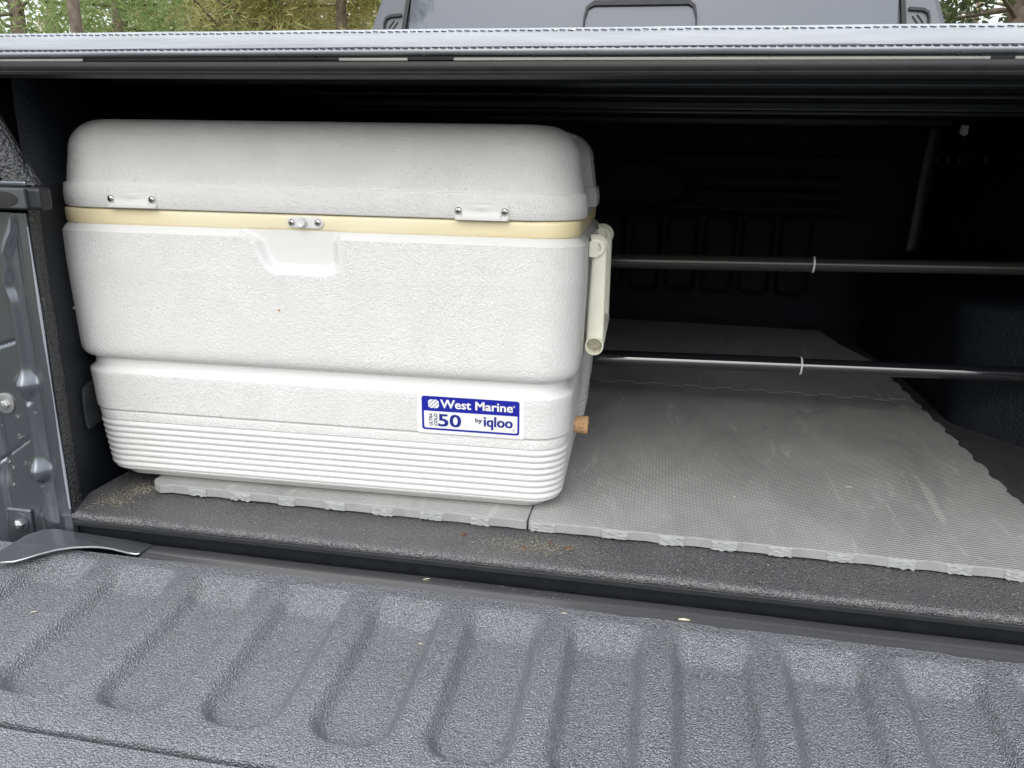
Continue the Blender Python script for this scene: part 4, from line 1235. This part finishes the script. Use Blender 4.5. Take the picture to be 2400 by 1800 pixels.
# ------------------------------------------------------------------ trees
def tree(name, x, y, h, tr, cr, cz, nleaf, ls, leafm, label, seed, kind='leaf', lo=None, lean_=0.0, group='trees behind the truck'):
    rnd = random.Random(seed)
    ro = root(name, (x, y, GZ), label, 'tree', group=group)
    bm = new()
    tube(bm, [(x, y, GZ - 0.1), (x + lean_ * 0.4, y, GZ + h * 0.45), (x + lean_, y, GZ + h * 0.95)], [tr, tr * 0.8, tr * 0.25], 12)
    ends = []
    for k in range(26):
        t = rnd.uniform(0.25, 0.95); a = rnd.uniform(0, 2 * pi); L = cr * rnd.uniform(0.5, 1.0)
        b = Vector((x + lean_ * t, y, GZ + h * t)); e = b + Vector((cos(a) * L, sin(a) * L, rnd.uniform(-0.1, 0.35) * L))
        m_ = b.lerp(e, 0.5) + Vector((rnd.uniform(-1, 1), rnd.uniform(-1, 1), rnd.uniform(-1, 1))) * 0.1 * L
        tube(bm, [b, m_, e], [tr * 0.22, tr * 0.14, tr * 0.05], 6); ends.append((b, e))
    obj('trunk', bm, BARK, ro, smooth=60)
    bm = new()
    clumps = []
    for b, e in ends:
        for q in range(7):
            clumps.append((b.lerp(e, rnd.uniform(0.3, 1.1)) + Vector((rnd.gauss(0, 1), rnd.gauss(0, 1), rnd.gauss(0, 1))) * cr * 0.13, cr * rnd.uniform(0.07, 0.19)))
    zlo, zhi = 2.0, 3.9      # leaves are smaller and denser where the photo looks through
    nleaf = int(nleaf * 0.72)
    for i in range(nleaf):
        c, rr = rnd.choice(clumps)
        d = Vector((rnd.gauss(0, 1), rnd.gauss(0, 1), rnd.gauss(0, 0.8))) * rr * 0.6
        p = c + d
        if kind == 'needle':
            ax = Vector((rnd.gauss(0, 1), rnd.gauss(0, 1), rnd.gauss(-0.2, 0.8))).normalized(); wdt = ls * 0.16; L = ls * rnd.uniform(0.9, 1.8)
        else:
            ax = Vector((rnd.gauss(0, 1), rnd.gauss(0, 1), rnd.gauss(-0.3, 0.7))).normalized(); wdt = ls * 0.5; L = ls * rnd.uniform(0.7, 1.3)
        s_ = ax.cross(Vector((rnd.uniform(-1, 1), rnd.uniform(-1, 1), rnd.uniform(-1, 1)))).normalized() * wdt
        vs = [bm.verts.new(p), bm.verts.new(p + ax * L * 0.5 + s_ * 0.5), bm.verts.new(p + ax * L), bm.verts.new(p + ax * L * 0.5 - s_ * 0.5)]
        bm.faces.new(vs)
    obj('crown', bm, leafm, ro)
    return ro
# direction helper: bearing of a photo column at a distance
def at(px, dist):
    d = fw + r2 * ((px - 1200) / 1836.4) + u2 * ((900 - 35) / 1836.4)
    k = dist / sqrt(d.x ** 2 + d.y ** 2)
    return d.x * k, -0.751 + d.y * k
X = at(175, 9.5); tree('pine_tree', X[0], X[1], 11, 0.062, 1.9, 3, 9000, 0.10, LEAF_GREEN, 'slim pine with a pale bare trunk at the far left of the photo', 1, 'needle')
X = at(40, 12); tree('leafy_tree', X[0], X[1], 7.5, 0.10, 2.6, 3, 26000, 0.09, LEAF_GREEN, 'bright green bushy tree at the extreme left behind the truck', 2, 'needle')
X = at(280, 14); tree('leafy_tree', X[0], X[1], 8, 0.13, 2.8, 3, 26000, 0.10, LEAF_GREEN, 'green tree with a dark trunk right of the pine trunk', 3)
X = at(470, 15); tree('leafy_tree', X[0], X[1], 7, 0.12, 2.7, 3, 30000, 0.10, LEAF_BROWN, 'olive brown thicket tree midway between pine trunk and cab', 4)
X = at(640, 13); tree('leafy_tree', X[0], X[1], 6, 0.10, 2.3, 3, 26000, 0.11, LEAF_YELLOW, 'yellow green tree behind the truck, left of the palm-like tree', 5, 'needle')
X = at(800, 12); tree('leafy_tree', X[0], X[1], 6, 0.10, 2.0, 3, 24000, 0.16, LEAF_YELLOW, 'yellow tree with long pointed leaves just left of the cab', 6, 'needle')
X = at(1000, 17); tree('leafy_tree', X[0], X[1], 8, 0.14, 3.0, 3, 16000, 0.12, LEAF_BROWN, 'brownish tree mostly hidden behind the truck cab', 7)
X = at(2385, 10.5); tree('oak_tree', X[0], X[1], 7, 0.12, 1.75, 3, 20000, 0.085, LEAF_DARK, 'dark green oak at the far right of the photo', 8)
X = at(2520, 14); tree('oak_tree', X[0], X[1], 8, 0.14, 2.4, 3, 16000, 0.10, LEAF_DARK, 'darker oak beyond the right edge of the photo', 9)
X = at(2290, 22); tree('leafy_tree', X[0], X[1], 7, 0.08, 2.2, 3, 5200, 0.09, LEAF_YELLOW, 'thin pale tree with sky showing through, right of the cab', 10)
for i, (px, dd) in enumerate(((120, 24), (420, 26), (620, 25), (860, 24))):
    X = at(px, dd); tree('leafy_tree', X[0], X[1], 8, 0.15, 3.6, 3, 15000, 0.16, (LEAF_BROWN, LEAF_GREEN, LEAF_YELLOW, LEAF_BROWN)[i], ('distant brown green tree behind the pine trunk', 'distant green tree behind the olive thicket', 'distant yellow green tree behind the middle of the thicket', 'distant olive tree just behind the left cab corner')[i], 20 + i)
# conifer behind the camera whose reflection shows in the cab glass
tree('conifer_tree', -5.3, -8.4, 9.5, 0.14, 1.35, 3, 16000, 0.16, LEAF_DARK, 'dark conifer reflected at the left end of the rear window', 31, 'needle', group='trees around the driveway')
